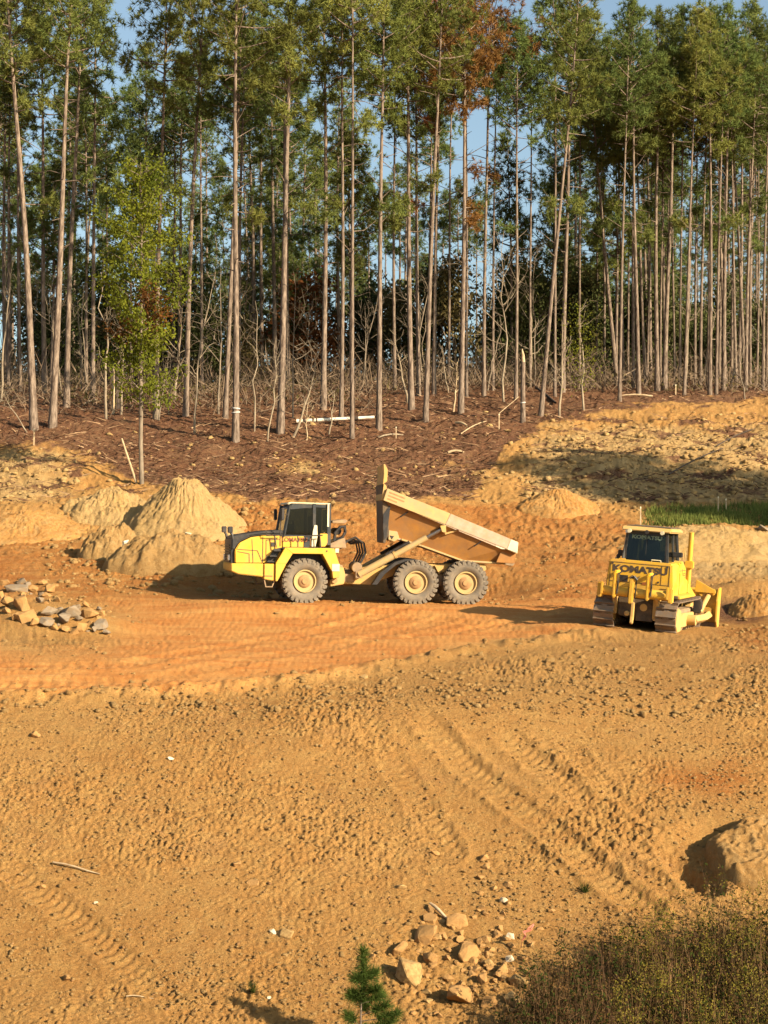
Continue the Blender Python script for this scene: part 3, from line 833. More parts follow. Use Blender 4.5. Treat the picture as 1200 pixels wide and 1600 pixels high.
def sapling(bx, by, tx, ty, w, mat, label, seed, nbr=9, kink=0.25, depth=0.0, spread=1.0, name='bare_sapling'):
    g = np.random.default_rng(seed)
    p = ground_at(bx, by)
    d = ray(tx, ty); Y = p.y + depth
    top = np.array([d.x / d.y * Y, Y, ZC + d.z / d.y * Y])
    root = empty(name, p)
    tag(root, label, 'sapling', 'bare saplings at the edge of the wood')
    tr, br, pts = sapling_np(g, (0, 0, 0), top - np.array(p), w / 2 * p.y / F, nbr, kink, spread)
    nb = NB(); [nb.add(*t) for t in tr]
    link(bpy.data.objects.new('trunk', nb.mesh('trunk', mat, True)), root)
    if br:
        nb = NB(); [nb.add(*t) for t in br]
        link(bpy.data.objects.new('branches', nb.mesh('branches', mat, True)), root)['kind'] = 'stuff'
    return root, np.array(p), top
for i, a in enumerate([
    (3, 630, 22, 400, 4.5, M_PALEBARK, 'pale bare sapling leaning right at the far left edge of the wood', 0.3),
    (42, 676, -4, 600, 2.5, M_PALEBARK, 'thin bare stem slanting left across the foot of the leftmost dark trunk', 0.2),
    (128, 610, 120, 470, 3.5, M_PALEBARK, 'slim pale forked sapling right of the three leftmost thick trunks', 0.3),
    (137, 618, 133, 440, 3.0, M_GREYBARK, 'slim grey sapling between two brown trunks on the left', 0.3),
    (171, 655, 158, 425, 5.5, M_PALEBARK, 'pale crooked sapling left of the leafy yellow-green tree', 0.5),
    (188, 650, 193, 545, 5.0, M_PALEBARK, 'pale sapling beside the black stump behind the leafy tree', 0.2),
    (275, 625, 285, 480, 5.5, M_PALEBARK, 'pale cream-barked stem left of the sturdy leaning pine', 0.2),
    (249, 658, 262, 560, 3.0, M_GREYBARK, 'short grey sapling right of the leafy yellow-green tree', 0.3),
    (262, 650, 266, 555, 2.5, M_PALEBARK, 'short whitish sapling a step right of the grey one by the leafy tree', 0.3),
    (308, 680, 337, 425, 4.5, M_PALEBARK, 'long pale sapling leaning right, left of the thick pine with a white mark', 0.25),
    (341, 648, 345, 420, 4.0, M_GREYBARK, 'straight grey sapling just left of the thick pine with a white mark', 0.2),
    (374, 600, 398, 440, 4.0, M_PALEBARK, 'pale forked sapling rising right behind the thick pine with a white mark', 0.4),
    (396, 676, 399, 470, 3.5, M_PALEBARK, 'straight pale sapling right of the thick pine with a white mark', 0.3),
    (418, 692, 432, 525, 3.5, M_PALEBARK, 'wavy pale sapling left of the thick pine by the white log', 0.5),
    (460, 684, 500, 545, 5.0, M_PALEBARK, 'crooked pale sapling bending right over the white log', 0.7),
    (478, 690, 484, 620, 2.5, M_WOOD, 'short leaning stick-like stem in front of the white log', 0.4),
    (462, 655, 462, 430, 3.0, M_GREYBARK, 'thin grey sapling right of the thick pine by the white log', 0.2),
    (515, 681, 522, 610, 3.5, M_PALEBARK, 'short pale sapling bending right in front of the white log', 0.5),
    (565, 612, 570, 480, 3.0, M_GREYBARK, 'thin grey sapling left of the tall pine beside the white log', 0.3),
    (634, 632, 618, 525, 4.5, M_PALEBARK, 'pale crooked sapling leaning left beside the sturdy middle pine', 0.5),
    (638, 640, 640, 545, 3.0, M_GREYBARK, 'slim stem right of the pale crooked sapling in the middle stand', 0.3),
    (640, 525, 668, 455, 4.0, M_PALEBARK, 'white forked branchy sapling high against the middle stand', 0.3),
    (700, 614, 691, 540, 3.0, M_PALEBARK, 'short slim sapling left of the rusty middle pine', 0.3),
    (708, 644, 715, 565, 3.5, M_WOOD, 'short bare whitish stem at the foot of the rusty middle pine', 0.2),
    (765, 612, 780, 490, 3.5, M_GREYBARK, 'slim forked grey sapling in the middle stand', 0.4),
    (800, 590, 791, 480, 3.5, M_GREYBARK, 'grey sapling leaning left behind the snapped trunk', 0.3),
    (827, 604, 829, 440, 4.5, M_PALEBARK, 'pale straight sapling just right of the snapped trunk', 0.2),
    (874, 654, 878, 500, 4.5, M_PALEBARK, 'pale branching sapling at the right end of the open stand', 0.3),
    (1142, 610, 1146, 560, 4.0, M_PALEBARK, 'crooked whitish sapling among the trunks of the right stand', 0.6),
    (1068, 617, 1084, 430, 3.5, M_PALEBARK, 'thin pale sapling leaning right in front of the right stand', 0.1),
]):
    sapling(a[0], a[1], a[2], a[3], a[4], a[5], a[6], 300 + i, nbr=9, kink=a[7] * 1.1)
# extra bare stems of the thicket that fill the gaps
g = np.random.default_rng(33)
protos = []
for k in range(4):
    tr, br, _ = sapling_np(np.random.default_rng(500 + k), (0, 0, 0), (0.5 * (k - 1.5), 0.2, 8.5), 0.06, 16, 0.5, 1.3, 4)
    nb = NB(); [nb.add(*t) for t in tr + br]
    protos.append(nb.mesh('bare_sapling', [M_GREYBARK, M_PALEBARK, M_GREYBARK, M_TWIG][k], True))
for k in range(30):
    px = g.uniform(-20, 900) if k < 24 else g.uniform(900, 1210)
    Y = g.uniform(97, 135)
    p = atY(px, Y)
    o = link(bpy.data.objects.new('bare_sapling', protos[int(g.integers(0, 4))]))
    o.location = p; o.rotation_euler = (g.normal() * .06, g.normal() * .06, g.random() * 6.28); s = g.uniform(.6, 1.25); o.scale = (s, s, s)
    tag(o, 'bare grey-brown sapling in the thicket between the pine trunks', 'sapling', 'bare saplings in the thicket')

# ---- snags, stumps, logs
def solid(name, pts, rad, mat, label, cat, group=None, n=8, cap=None, capmat=None):
    pts = [Vector(p) for p in pts]
    base = pts[0].copy()
    o = empty(name, base) if cap else None
    nb = NB(); nb.add(*tube_np([p - base for p in pts], rad, n))
    b = link(bpy.data.objects.new('trunk' if cap else name, nb.mesh(name, mat, True)), o)
    if not cap: b.location = base; tag(b, label, cat, group); return b
    tag(o, label, cat, group)
    nb = NB(); nb.add(*tube_np([Vector(p) - base for p in cap[0]], cap[1], n)); link(bpy.data.objects.new('broken_top', nb.mesh('broken_top', capmat, True)), o)
    return o
def up(p, dx, h): return Vector((p.x + dx, p.y, p.z + h))
p = ground_at(817, 660); hh = 115 / F * p.y
SNAG = solid('snapped_trunk', [up(p, 0, -.3), up(p, 0, hh * .5), up(p, 0.02, hh * .82)], [0.15, 0.13, 0.115], M_BARK, 'snapped pine trunk with a splintered pale top in the open stand', 'dead trunk', None, 8,
      ([up(p, 0.02, hh * .82), up(p, 0.0, hh * .92), up(p, -0.04, hh)], [0.112, 0.09, 0.02]), M_WOOD)
p = ground_at(183, 640); hh = 70 / F * p.y
solid('charred_stump', [up(p, 0, -.3), up(p, 0, hh * .5), up(p, 0, hh)], [0.16, 0.14, 0.10], M_BARKD, 'tall charred black stump behind the leafy yellow-green tree', 'stump', None, 8)
p = ground_at(177, 648); hh = 75 / F * p.y
solid('snapped_trunk', [up(p, 0, -.3), up(p, 0, hh * .6), up(p, 0, hh)], [0.09, 0.085, 0.06], M_WOOD, 'short barkless whitish snag left of the charred stump', 'dead trunk', None, 8)
p = ground_at(244, 655); hh = 60 / F * p.y
solid('grey_stump', [up(p, 0, -.3), up(p, 0, hh * .5), up(p, 0, hh)], [0.22, 0.19, 0.16], M_GREYBARK, 'tall weathered grey stump right of the leafy yellow-green tree', 'stump', None, 8)
a = ground_at(463, 664); b = ground_at(585, 659)
log = empty('fallen_log', a)
tag(log, 'long fallen white birch-like log lying across the litter between the pines', 'log')
nb = NB(); q = [Vector((0, 0, 0.16)).lerp(Vector(b) - Vector(a) + Vector((0, 0, 0.2)), t) for t in np.linspace(0, 1, 6)]
nb.add(*tube_np(q, np.linspace(0.11, 0.085, 6), 8)); link(bpy.data.objects.new('log', nb.mesh('log', surf('white bark', (0.72, 0.66, 0.55), (0.5, 0.43, 0.33), scale=3, rough=0.8), True)), log)
for t0, t1 in ((.08, .12), (.2, .225), (.25, .265), (.74, .79)):
    nb = NB(); nb.add(*tube_np([q[0].lerp(q[-1], t0), q[0].lerp(q[-1], t1)], [0.112, 0.110], 8)); link(bpy.data.objects.new('bark_patch', nb.mesh('bark_patch', M_BARKD, True)), log)
for (x0, y0, x1, y1, w, m, lab) in [(815, 596, 868, 634, 5, M_BARKD, 'dark fallen trunk sloping down behind the snapped trunk'), (771, 598, 806, 590, 5, M_BARKD, 'dark arched fallen trunk lying behind the open stand'),
                                    (720, 680, 760, 660, 2, M_WOOD, 'thin pale fallen pole on the litter below the open stand'), (1020, 622, 965, 622, 3, M_WOOD, 'pale fallen pole at the foot of the right stand'),
                                    (150, 628, 127, 637, 3, M_PALEBARK, 'short pale fallen limb left of the charred stump'), (590, 686, 630, 682, 3, M_PALEBARK, 'pale fallen limb at the foot of the rusty tall pine'),
                                    (712, 667, 730, 669, 5, M_WOOD, 'short cream-coloured log chunk on the brown litter'), (700, 712, 725, 711, 4, M_WOOD, 'cream split log lying on the brown slope'),
                                    (1120, 700, 1180, 672, 2, M_BARKD, 'thin dark fallen pole on the yellow slope at the right'), (1045, 745, 1130, 705, 2.5, M_BARKD, 'long dark fallen pole slanting over the yellow slope')]:
    a = ground_at(x0, y0); b = ground_at(x1, y1); r = w / 2 * a.y / F
    q = [a.lerp(b, t) + Vector((0, 0, r + 0.03 + 0.10 * math.sin(t * 3.1))) for t in np.linspace(0, 1, 5)]
    solid('fallen_limb', q, [r, r, r * .95, r * .85, r * .6], m, lab, 'log', None, 6)
# ---- the leafy tree at the left
def leafy_tree(bx, by, topy, w, label):
    g = np.random.default_rng(77)
    p = ground_at(bx, by); s = p.y / F
    root = empty('leafy_tree', p); tag(root, label, 'tree')
    h = (by - topy) * s
    tr, br, pts = sapling_np(g, (0, 0, 0), (-0.05, 0.0, h * 0.97), w / 2 * s, 0, 0.12)
    nb = NB(); [nb.add(*t) for t in tr]; link(bpy.data.objects.new('trunk', nb.mesh('trunk', M_GREYBARK, True)), root)
    nb = NB(); LP = []; LR = []
    for k in range(62):
        f = 0.24 + 0.75 * (k + g.random()) / 62
        p0 = np.array([np.interp(f * h * .97, pts[:, 2], pts[:, 0]), np.interp(f * h * .97, pts[:, 2], pts[:, 1]), f * h * .97])
        az = k * 2.4 + g.random(); rr = 2.3 * (0.62 + .38 * math.sin((f - .2) / .8 * 3.0)) * (0.6 + .5 * g.random()) * (1.0 if f < .8 else (1.25 - f) * 2.2)
        el = R(15 + 35 * g.random())
        d = np.array([math.cos(az) * math.cos(el), math.sin(az) * math.cos(el), math.sin(el)])
        q = np.linspace(0, 1, 4)[:, None]
        nb.add(*tube_np(p0 + d * rr * q, np.linspace(0.035, .008, 4), 4))
        n = int(125 * rr)
        u = 0.25 + 0.8 * g.random(n) ** .7
        cl = g.normal(size=(5, 3)) * .28
        P = p0 + d * rr * u[:, None] + cl[g.integers(0, 5, n)] + g.normal(size=(n, 3)) * .16
        (LR if 0.40 < f < 0.58 and g.random() < .28 else LP).append(P)
    link(bpy.data.objects.new('branches', nb.mesh('branches', M_GREYBARK, True)), root)['kind'] = 'stuff'
    P = np.concatenate(LP); link(bpy.data.objects.new('crown', arr_mesh('crown', *leaves_quads(P, 0.17, g, 0.5), M_LEAF)), root)
    if LR:
        P = np.concatenate(LR); o = link(bpy.data.objects.new('crown', arr_mesh('crown', *leaves_quads(P, 0.17, g, 0.5), M_LEAFR)), root)
        o['label'] = 'red-brown dying leaves'
leafy_tree(221, 757, 238, 8.5, 'slim leafy tree with yellow-green crown and some red leaves above the tallest dirt heap')
p = ground_at(213, 757); d = ray(190, 685)
solid('leaning_pole', [p, Vector((d.x / d.y * p.y, p.y, ZC + d.z / d.y * p.y))], [0.07, 0.05], M_WOOD, 'short bare pole leaning beside the trunk of the leafy tree', 'dead trunk', None, 6)
# small leafy sapling at the right end of the open stand
root, b0, t0 = sapling(912, 642, 906, 480, 4.0, M_PALEBARK, 'thin pale sapling with sparse yellowish leaves left of the tight right stand', 391, 9, 0.3)
g = np.random.default_rng(5)
P = (t0 - b0) * (0.25 + .75 * g.random((620, 1))) + g.normal(size=(620, 3)) * np.array([.55, .55, .35])
link(bpy.data.objects.new('leaves', arr_mesh('leaves', *leaves_quads(P, 0.14, g), M_LEAF)), root)

# ---- understory shrubs, thicket and far wood
shr = []
for k in range(4):
    g = np.random.default_rng(800 + k)
    n = 2600; nc_ = 26
    cz = g.random(nc_) ** .8; ca_ = g.random(nc_) * 6.28; cr_ = (0.25 + 1.2 * g.random(nc_) ** .6) * (1.05 - .65 * cz)
    C = np.stack([np.cos(ca_) * cr_, np.sin(ca_) * cr_, 0.25 + cz * 4.4], -1)
    P = C[g.integers(0, nc_, n)] + g.normal(size=(n, 3)) * np.array([.36, .36, .30])
    P[:, 2] = np.maximum(P[:, 2], 0.02)
    me = [arr_mesh('crown', *leaves_quads(P, 0.20, g, .2), m) for m in (M_SHRUB, M_SHRUBO)]
    nb = NB()
    for j in range(5):
        c = C[j]; nb.add(*tube_np(np.array([[0, 0, -.3], c * .5 + [0, 0, .3], c]), [0.05, .04, .015], 5))
    shr.append((me, nb.mesh('trunk', M_GREYBARK, True)))
g = np.random.default_rng(64)
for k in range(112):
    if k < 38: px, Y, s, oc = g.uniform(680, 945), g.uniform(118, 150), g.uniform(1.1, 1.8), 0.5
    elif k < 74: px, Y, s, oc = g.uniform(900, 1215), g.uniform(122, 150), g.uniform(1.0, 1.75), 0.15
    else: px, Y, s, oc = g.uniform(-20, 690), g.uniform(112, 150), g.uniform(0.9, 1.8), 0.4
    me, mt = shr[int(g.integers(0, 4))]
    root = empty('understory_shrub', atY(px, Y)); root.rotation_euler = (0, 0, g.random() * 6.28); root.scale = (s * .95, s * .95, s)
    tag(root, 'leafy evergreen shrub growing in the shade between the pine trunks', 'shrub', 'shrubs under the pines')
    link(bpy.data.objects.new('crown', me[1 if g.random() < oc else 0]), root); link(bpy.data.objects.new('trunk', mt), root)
# rusty brush patch seen between trunks
p = atY(480, 122)
root = empty('understory_shrub', p); tag(root, 'rust-coloured leafy shrub right of the thick pine by the white log', 'shrub'); root.scale = (2.0, 2.0, 1.65)
me = shr[1][0][0].copy(); me.materials[0] = M_LEAFR; link(bpy.data.objects.new('crown', me), root); link(bpy.data.objects.new('trunk', shr[1][1]), root)

# thicket of bare twigs (uncountable)
g = np.random.default_rng(91)
n = 15000
px = np.where(g.random(n) < .8, g.uniform(-40, 930, n), g.uniform(900, 1240, n))
Yt = 94 + 46 * g.random(n) ** .8
Yt = np.where(px > 600, np.maximum(Yt, 103 + 8 * g.random(n)), Yt)
Xt = (px - 600) / F * Yt
Zt = G(Xt, Yt)
hgt = 0.5 + 4.2 * g.random(n) ** 1.8
base = np.stack([Xt, Yt, Zt + hgt * 0.55 * g.random(n) ** 1.5], -1)
D = unit(np.stack([g.normal(size=n) * .75, g.normal(size=n) * .75, 0.25 + g.random(n)], -1))
Vx, Tx = blades(base, D, 0.6 + 1.8 * g.random(n), 0.028 + .03 * g.random(n), g)
tag(arr_obj('thicket_twigs', Vx, Tx, M_TWIG), kind='stuff')
# low ferny ground cover under the trees
n = 16000
px = g.uniform(-60, 1260, n); Yt = 100 + 60 * g.random(n) ** 1.2; Yt = np.where(px > 620, Yt + 6, Yt)
Xt = (px - 600) / F * Yt
P = np.stack([Xt, Yt, G(Xt, Yt) + 0.05 + 0.9 * g.random(n) ** 2.2], -1)
keep = fbm(Xt / 5, Yt / 5, 2, 77) > -0.05
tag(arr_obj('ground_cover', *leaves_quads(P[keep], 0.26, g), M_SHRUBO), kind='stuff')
# far wood
n = 15000
px = g.uniform(-300, 1500, n); Yt = g.uniform(215, 255, n); Xt = (px - 600) / F * Yt
top = 10.5 + 3.0 * fbm(Xt / 9, Yt * 0 + 1, 3, 15)
P = np.stack([Xt, Yt, G(Xt, Yt) + top * g.random(n) ** .8], -1)
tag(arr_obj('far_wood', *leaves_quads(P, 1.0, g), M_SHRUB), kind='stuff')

# pine straw, slash and wood chips on the brown slope
g = np.random.default_rng(55)
n = 15000
px = g.uniform(-40, 1240, n); py = g.uniform(606, 800, n)
P0 = np.empty((0, 3))
Yc = np.interp(py, _Pr, _Yr); Xc = (px - 600) / F * Yc
lit, road, pale, sm = zones(Xc, Yc, px, py)
keep = (lit + 0.25 * pale) > g.random(n) * 0.9
Xc, Yc = Xc[keep], Yc[keep]; n = len(Xc)
P = np.stack([Xc, Yc, gz(Xc, Yc) + 0.02], -1)
az = g.random(n) * 6.28
D = unit(np.stack([np.cos(az), np.sin(az), .10 + .22 * g.random(n)], -1))
Vx, Tx = blades(P, D, 0.25 + 1.1 * g.random(n) ** 3, 0.03 + .04 * g.random(n), g)
k1 = n * 2 // 3
tag(arr_obj('slash_twigs', Vx[:3 * k1], Tx[:k1], surf('brown slash', (0.12, 0.058, 0.033), (0.055, 0.03, 0.02), scale=.8, rough=.95, spec=.1)), kind='stuff')
tag(arr_obj('wood_chips', Vx[3 * k1:], Tx[k1:] - 3 * k1, surf('pale chips', (0.33, 0.22, 0.125), (0.16, 0.09, 0.05), scale=.8, rough=.9, spec=.1)), kind='stuff')

# ================================================================== machines
YEL = (0.66, 0.365, 0.010)
M_YEL = surf('machine yellow', YEL, (0.56, 0.32, 0.016), scale=1.2, rough=0.42, dust=(0.38, 0.23, 0.08), dust_amt=0.40, dust_scale=2.4, low=1.9)
M_YELD = surf('dusty yellow', (0.55, 0.33, 0.05), (0.44, 0.25, 0.05), scale=2.0, rough=0.55, dust=DUST, dust_amt=0.75, dust_scale=2.6)
M_YELF = surf('faded yellow rail', (0.52, 0.35, 0.10), (0.42, 0.26, 0.065), scale=3.0, rough=0.6, dust=(0.34, 0.25, 0.14), dust_amt=0.75, dust_scale=5, low=1.0)
M_BED = surf('dirty shaded dump body', (0.40, 0.168, 0.018), (0.27, 0.105, 0.016), scale=2.2, rough=0.6, dust=(0.22, 0.115, 0.045), dust_amt=0.65, dust_scale=2.6, low=1.2)  # colour darkened for the shade on the downward-facing sides, plus real dust
M_WORN = surf('worn scraped steel', (0.38, 0.30, 0.25), (0.28, 0.20, 0.14), scale=5.0, rough=0.55, dust=(0.42, 0.28, 0.14), dust_amt=0.5, dust_scale=6, metal=0.1)
M_BLACK = surf('black paint', (0.016, 0.016, 0.018), (0.024, 0.022, 0.021), scale=3, rough=0.5, dust=(.16, .11, .06), dust_amt=0.06)
M_CAB = surf('charcoal cab paint', (0.030, 0.034, 0.036), (0.02, 0.023, 0.025), scale=3, rough=0.4, dust=(.16, .11, .06), dust_amt=0.06)
M_RUB = surf('dusty tyre rubber', (0.085, 0.078, 0.068), (0.05, 0.047, 0.043), scale=4, rough=0.9, dust=(0.26, 0.20, 0.13), dust_amt=0.55, dust_scale=4, bump=0.01, bump_scale=30)
M_MUDST = surf('muddy steel', (0.16, 0.13, 0.10), (0.10, 0.075, 0.055), scale=5, rough=0.7, dust=(0.34, 0.22, 0.11), dust_amt=0.7, dust_scale=4)
M_DARKST = surf('dark and shaded steel', (0.055, 0.045, 0.036), (0.03, 0.026, 0.022), scale=5, rough=0.8, dust=(0.20, 0.13, 0.06), dust_amt=0.4, dust_scale=4)
M_SHOE = surf('polished track steel', (0.20, 0.18, 0.165), (0.13, 0.105, 0.085), scale=6, rough=0.42, metal=0.55, dust=(0.26, 0.165, 0.085), dust_amt=0.55, dust_scale=5)
M_RIM = surf('dusty rim paint', (0.40, 0.28, 0.10), (0.30, 0.21, 0.09), scale=5, rough=0.6, dust=(0.42, 0.28, 0.12), dust_amt=0.6, dust_scale=5)
M_HUB = surf('clay caked hub', (0.36, 0.21, 0.085), (0.26, 0.14, 0.06), scale=8, rough=0.9)
M_CREAM = surf('cream paint', (0.60, 0.54, 0.36), (0.48, 0.43, 0.29), scale=4, rough=0.6)
M_SEAT = surf('grey seat cloth', (0.10, 0.11, 0.12), (0.07, 0.075, 0.08), scale=5, rough=0.9)
M_TXT = surf('dark lettering', (0.035, 0.03, 0.025), (0.08, 0.05, 0.03), scale=9, rough=0.6)
M_TXTG = surf('green grey lettering', (0.17, 0.24, 0.17), (0.14, 0.20, 0.15), scale=9, rough=0.6)
M_LAMP = surf('lamp lens', (0.75, 0.75, 0.7), (0.6, 0.6, 0.55), scale=9, rough=0.15)
M_CHROME = surf('chromed rod', (0.30, 0.28, 0.26), (0.2, 0.18, 0.16), scale=9, rough=0.3, metal=0.8)
def glass_mat():
    m, nt, out = new_mat('tinted glass')
    g_ = nd(nt, 'ShaderNodeBsdfGlossy'); g_.inputs['Roughness'].default_value = 0.03
    t = nd(nt, 'ShaderNodeBsdfTransparent'); t.inputs[0].default_value = (0.36, 0.42, 0.40, 1)
    fr = nd(nt, 'ShaderNodeFresnel'); fr.inputs[0].default_value = 1.5
    mx = nd(nt, 'ShaderNodeMixShader')
    nt.links.new(fr.outputs[0], mx.inputs[0]); nt.links.new(t.outputs[0], mx.inputs[1]); nt.links.new(g_.outputs[0], mx.inputs[2])
    nt.links.new(mx.outputs[0], out.inputs[0]); return m
M_GLASS = glass_mat()

# ------------------------------------------------------------------ articulated dump truck
# side-view measurements are in metres from the foot of the front wheel: x towards the tail, z up
def T6(a, b): return ((330 + a / 4.444 - 467) / 45.6, (942 - 770 - b / 4.444) / 45.6)
def T7(a, b): return ((560 + a / 4.444 - 467) / 45.6, (942 - 720 - b / 4.444) / 45.6 + 0.10)
def P6(*pp): return [T6(*p) for p in pp]
def P7(*pp): return [T7(*p) for p in pp]
truck = empty('dump_truck', TRUCK_M)
tag(truck, 'yellow six-wheeled articulated dump truck with its dirty body half raised', 'dump truck')
HX = T6(900, 590)[0]
TF = Matrix.Translation((HX, 0, 0)) @ Matrix.Rotation(R(6.5), 4, 'Z') @ Matrix.Translation((-HX, 0, 0))   # steered front unit

# wheels
def wheel_meshes(r=0.775, w=0.60):
    h = w / 2
    prof = [(r * .50, -h * .62), (r * .56, -h * .80), (r * .70, -h * .99), (r * .84, -h), (r * .925, -h * .86), (r * .945, -h * .5), (r * .945, h * .5), (r * .925, h * .86), (r * .84, h), (r * .70, h * .99), (r * .56, h * .80), (r * .50, h * .62)]
    ty = MB().lathe(prof, (0, 0, 0), 48)
    for sgn in (-1, 1):
        for k in range(26):
            an = 2 * math.pi * (k + (0.5 if sgn > 0 else 0)) / 26
            rot = Matrix.Rotation(-an, 3, 'Y')
            skew = rot @ Matrix.Rotation(R(14 * sgn), 3, 'X')
            ty.box(rot @ Vector((r * .955, sgn * h * .52, 0)), (r * .10, h * .92, r * .135), rot @ Matrix.Rotation(R(16) * sgn, 3, 'X'))
            ty.box(rot @ Vector((r * .885, sgn * h * .97, 0)), (r * .14, h * .16, r * .12), rot)
    tyre = ty.mesh('tyre', M_RUB, 0, True)
    rim = MB().lathe([(r * .515, -h * .70), (r * .50, -h * .93), (r * .455, -h * .93), (r * .43, -h * .60), (r * .36, -h * .45), (r * .30, -h * .45), (r * .30, h * .45), (r * .5, h * .7)], (0, 0, 0), 40).mesh('rim', M_RIM, 0, True)
    hb = MB().lathe([(r * .295, -h * .44), (r * .285, -h * .80), (r * .22, -h * .92), (r * .14, -h * .95), (r * .13, -h * 1.05), (r * .02, -h * 1.06)], (0, 0, 0), 24)
    for k in range(12):
        an = 2 * math.pi * k / 12
        hb.lathe([(.022, -h * .52), (.022, -h * .44)], (math.cos(an) * r * .33, 0, math.sin(an) * r * .33), 6)
    hub = hb.mesh('hub', M_HUB, 0, True)
    return tyre, rim, hub
WM = wheel_meshes()
def wheel(x, s, z, T=None, spin=0.0):
    tyre, rim, hub = WM
    M = Matrix.Translation((x, s * 1.15, z)) @ Matrix.Rotation(0 if s < 0 else math.pi, 4, 'Z') @ Matrix.Rotation(spin, 4, 'Y')
    if T is not None: M = T @ M
    w = link(bpy.data.objects.new('wheel', tyre), truck); w.matrix_local = M
    link(bpy.data.objects.new('rim', rim), w); link(bpy.data.objects.new('hub', hub), w)
for s in (-1, 1):
    wheel(T6(612, 610)[0], s, 0.76, TF, .3)
    wheel(T7(400, 850)[0], s, 0.76, None, .9)
    wheel(T7(750, 860)[0], s, 0.76, None, 1.7)

def fb(): return MB(TF)
# chassis of the front unit
fb().prism(P6((325, 490), (905, 500), (905, 600), (700, 610), (325, 575)), -0.62, 0.62).build('front_chassis', M_MUDST, truck, 0.02)
fb().lathe([(.14, -1.0), (.17, -.5), (.30, -.2), (.30, .2), (.17, .5), (.14, 1.0)], (T6(612, 610)[0], 0, .76), 16).build('front_axle', M_MUDST, truck, 0, True)
# hood
fb().prism(P6((132, 492), (128, 405), (160, 352), (240, 312), (325, 300), (450, 296), (455, 380), (425, 492)), -1.12, 1.12).build('hood_side', M_YEL, truck, 0.03)
fb().prism(P6((104, 400), (104, 318), (140, 300), (335, 268), (470, 258), (470, 290), (325, 294), (238, 306), (156, 346), (126, 404)), -1.06, 1.06).build('hood_cover', M_BLACK, truck, 0.05)
fb().box((T6(118, 0)[0], 0, (T6(0, 400)[1] + T6(0, 490)[1]) / 2 + .06), (0.14, 2.0, .62)).build('grille', M_BLACK, truck, 0.02)
for k in range(7):
    fb().box((T6(100, 0)[0] - .01, 0, T6(0, 485)[1] + .09 * k + .03), (0.05, 1.7, .028)).build('grille_slat', M_CAB, truck)
sm = fb()
for a, b in (((145, 396), (285, 404)), ((285, 404), (318, 480)), ((146, 412), (228, 426)), ((228, 426), (230, 486)), ((246, 326), (256, 488)), ((322, 306), (322, 488)), ((345, 330), (345, 470)), ((345, 330), (440, 322))):
    p, q = T6(*a), T6(*b)
    d = Vector((q[0] - p[0], 0, q[1] - p[1])); c = Vector(((p[0] + q[0]) / 2, -1.124, (p[1] + q[1]) / 2))
    sm.box(c, (d.length, .012, .022), Matrix.Rotation(-math.atan2(d.z, d.x), 3, 'Y'))
sm.build('panel_seam', M_TXT, truck)
for (a, b, c2, d2) in ((378, 345, 405, 375), (350, 440, 385, 488)):
    p, q = T6(a, b), T6(c2, d2)
    fb().box(((p[0] + q[0]) / 2, -1.125, (p[1] + q[1]) / 2), (abs(q[0] - p[0]), .012, abs(q[1] - p[1]))).build('hood_vent', M_BLACK, truck)
# bumper, step, front guard posts
fb().prism(P6((100, 493), (325, 493), (325, 584), (150, 566), (100, 545)), -1.34, 1.34).build('bumper', M_YEL, truck, 0.025)
fb().prism(P6((327, 493), (402, 493), (402, 612), (327, 600)), -1.38, -0.8).build('battery_box', M_YEL, truck, 0.02)
fb().prism(P6((327, 493), (402, 493), (402, 612), (327, 600)), 0.8, 1.38).build('battery_box', M_YEL, truck, 0.02)
fb().box((T6(355, 0)[0], -1.385, T6(0, 577)[1]), (.30, .012, .025)).build('panel_seam', M_TXT, truck)
for s in (-1, 1):
    p = [T6(330, 600), T6(342, 652), T6(385, 652), T6(402, 608)]
    fb().tube([(a[0], s * 1.30, a[1]) for a in p], .028, 6).build('boarding_step', M_MUDST, truck)
    fb().tube([(T6(128, 0)[0], s * .98, T6(0, 400)[1]), (T6(112, 0)[0], s * 1.0, T6(0, 300)[1]), (T6(84, 0)[0], s * 1.0, T6(0, 248)[1])], .045, 8).build('mirror_arm', M_BLACK, truck)
    fb().box((T6(96, 0)[0], s * 1.02, T6(0, 262)[1]), (.16, .22, .22)).build('front_mirror', M_BLACK, truck, .02)
    fb().box((T6(98, 0)[0] - .01, s * .75, T6(0, 455)[1]), (.06, .34, .2)).build('headlight', M_LAMP, truck, .02)
# access steps between hood and fender, plus a black sheet for ladder shading
for (a, b) in ((418, 402), (390, 440), (372, 478)):
    p = T6(a, b); fb().box((p[0], -1.26, p[1]), (.24, .26, .035)).build('access_step', M_BLACK, truck)
fb().prism(P6((395, 392), (450, 380), (402, 488), (350, 488)), -1.18, -1.14).build('ladder_shade', M_BLACK, truck)
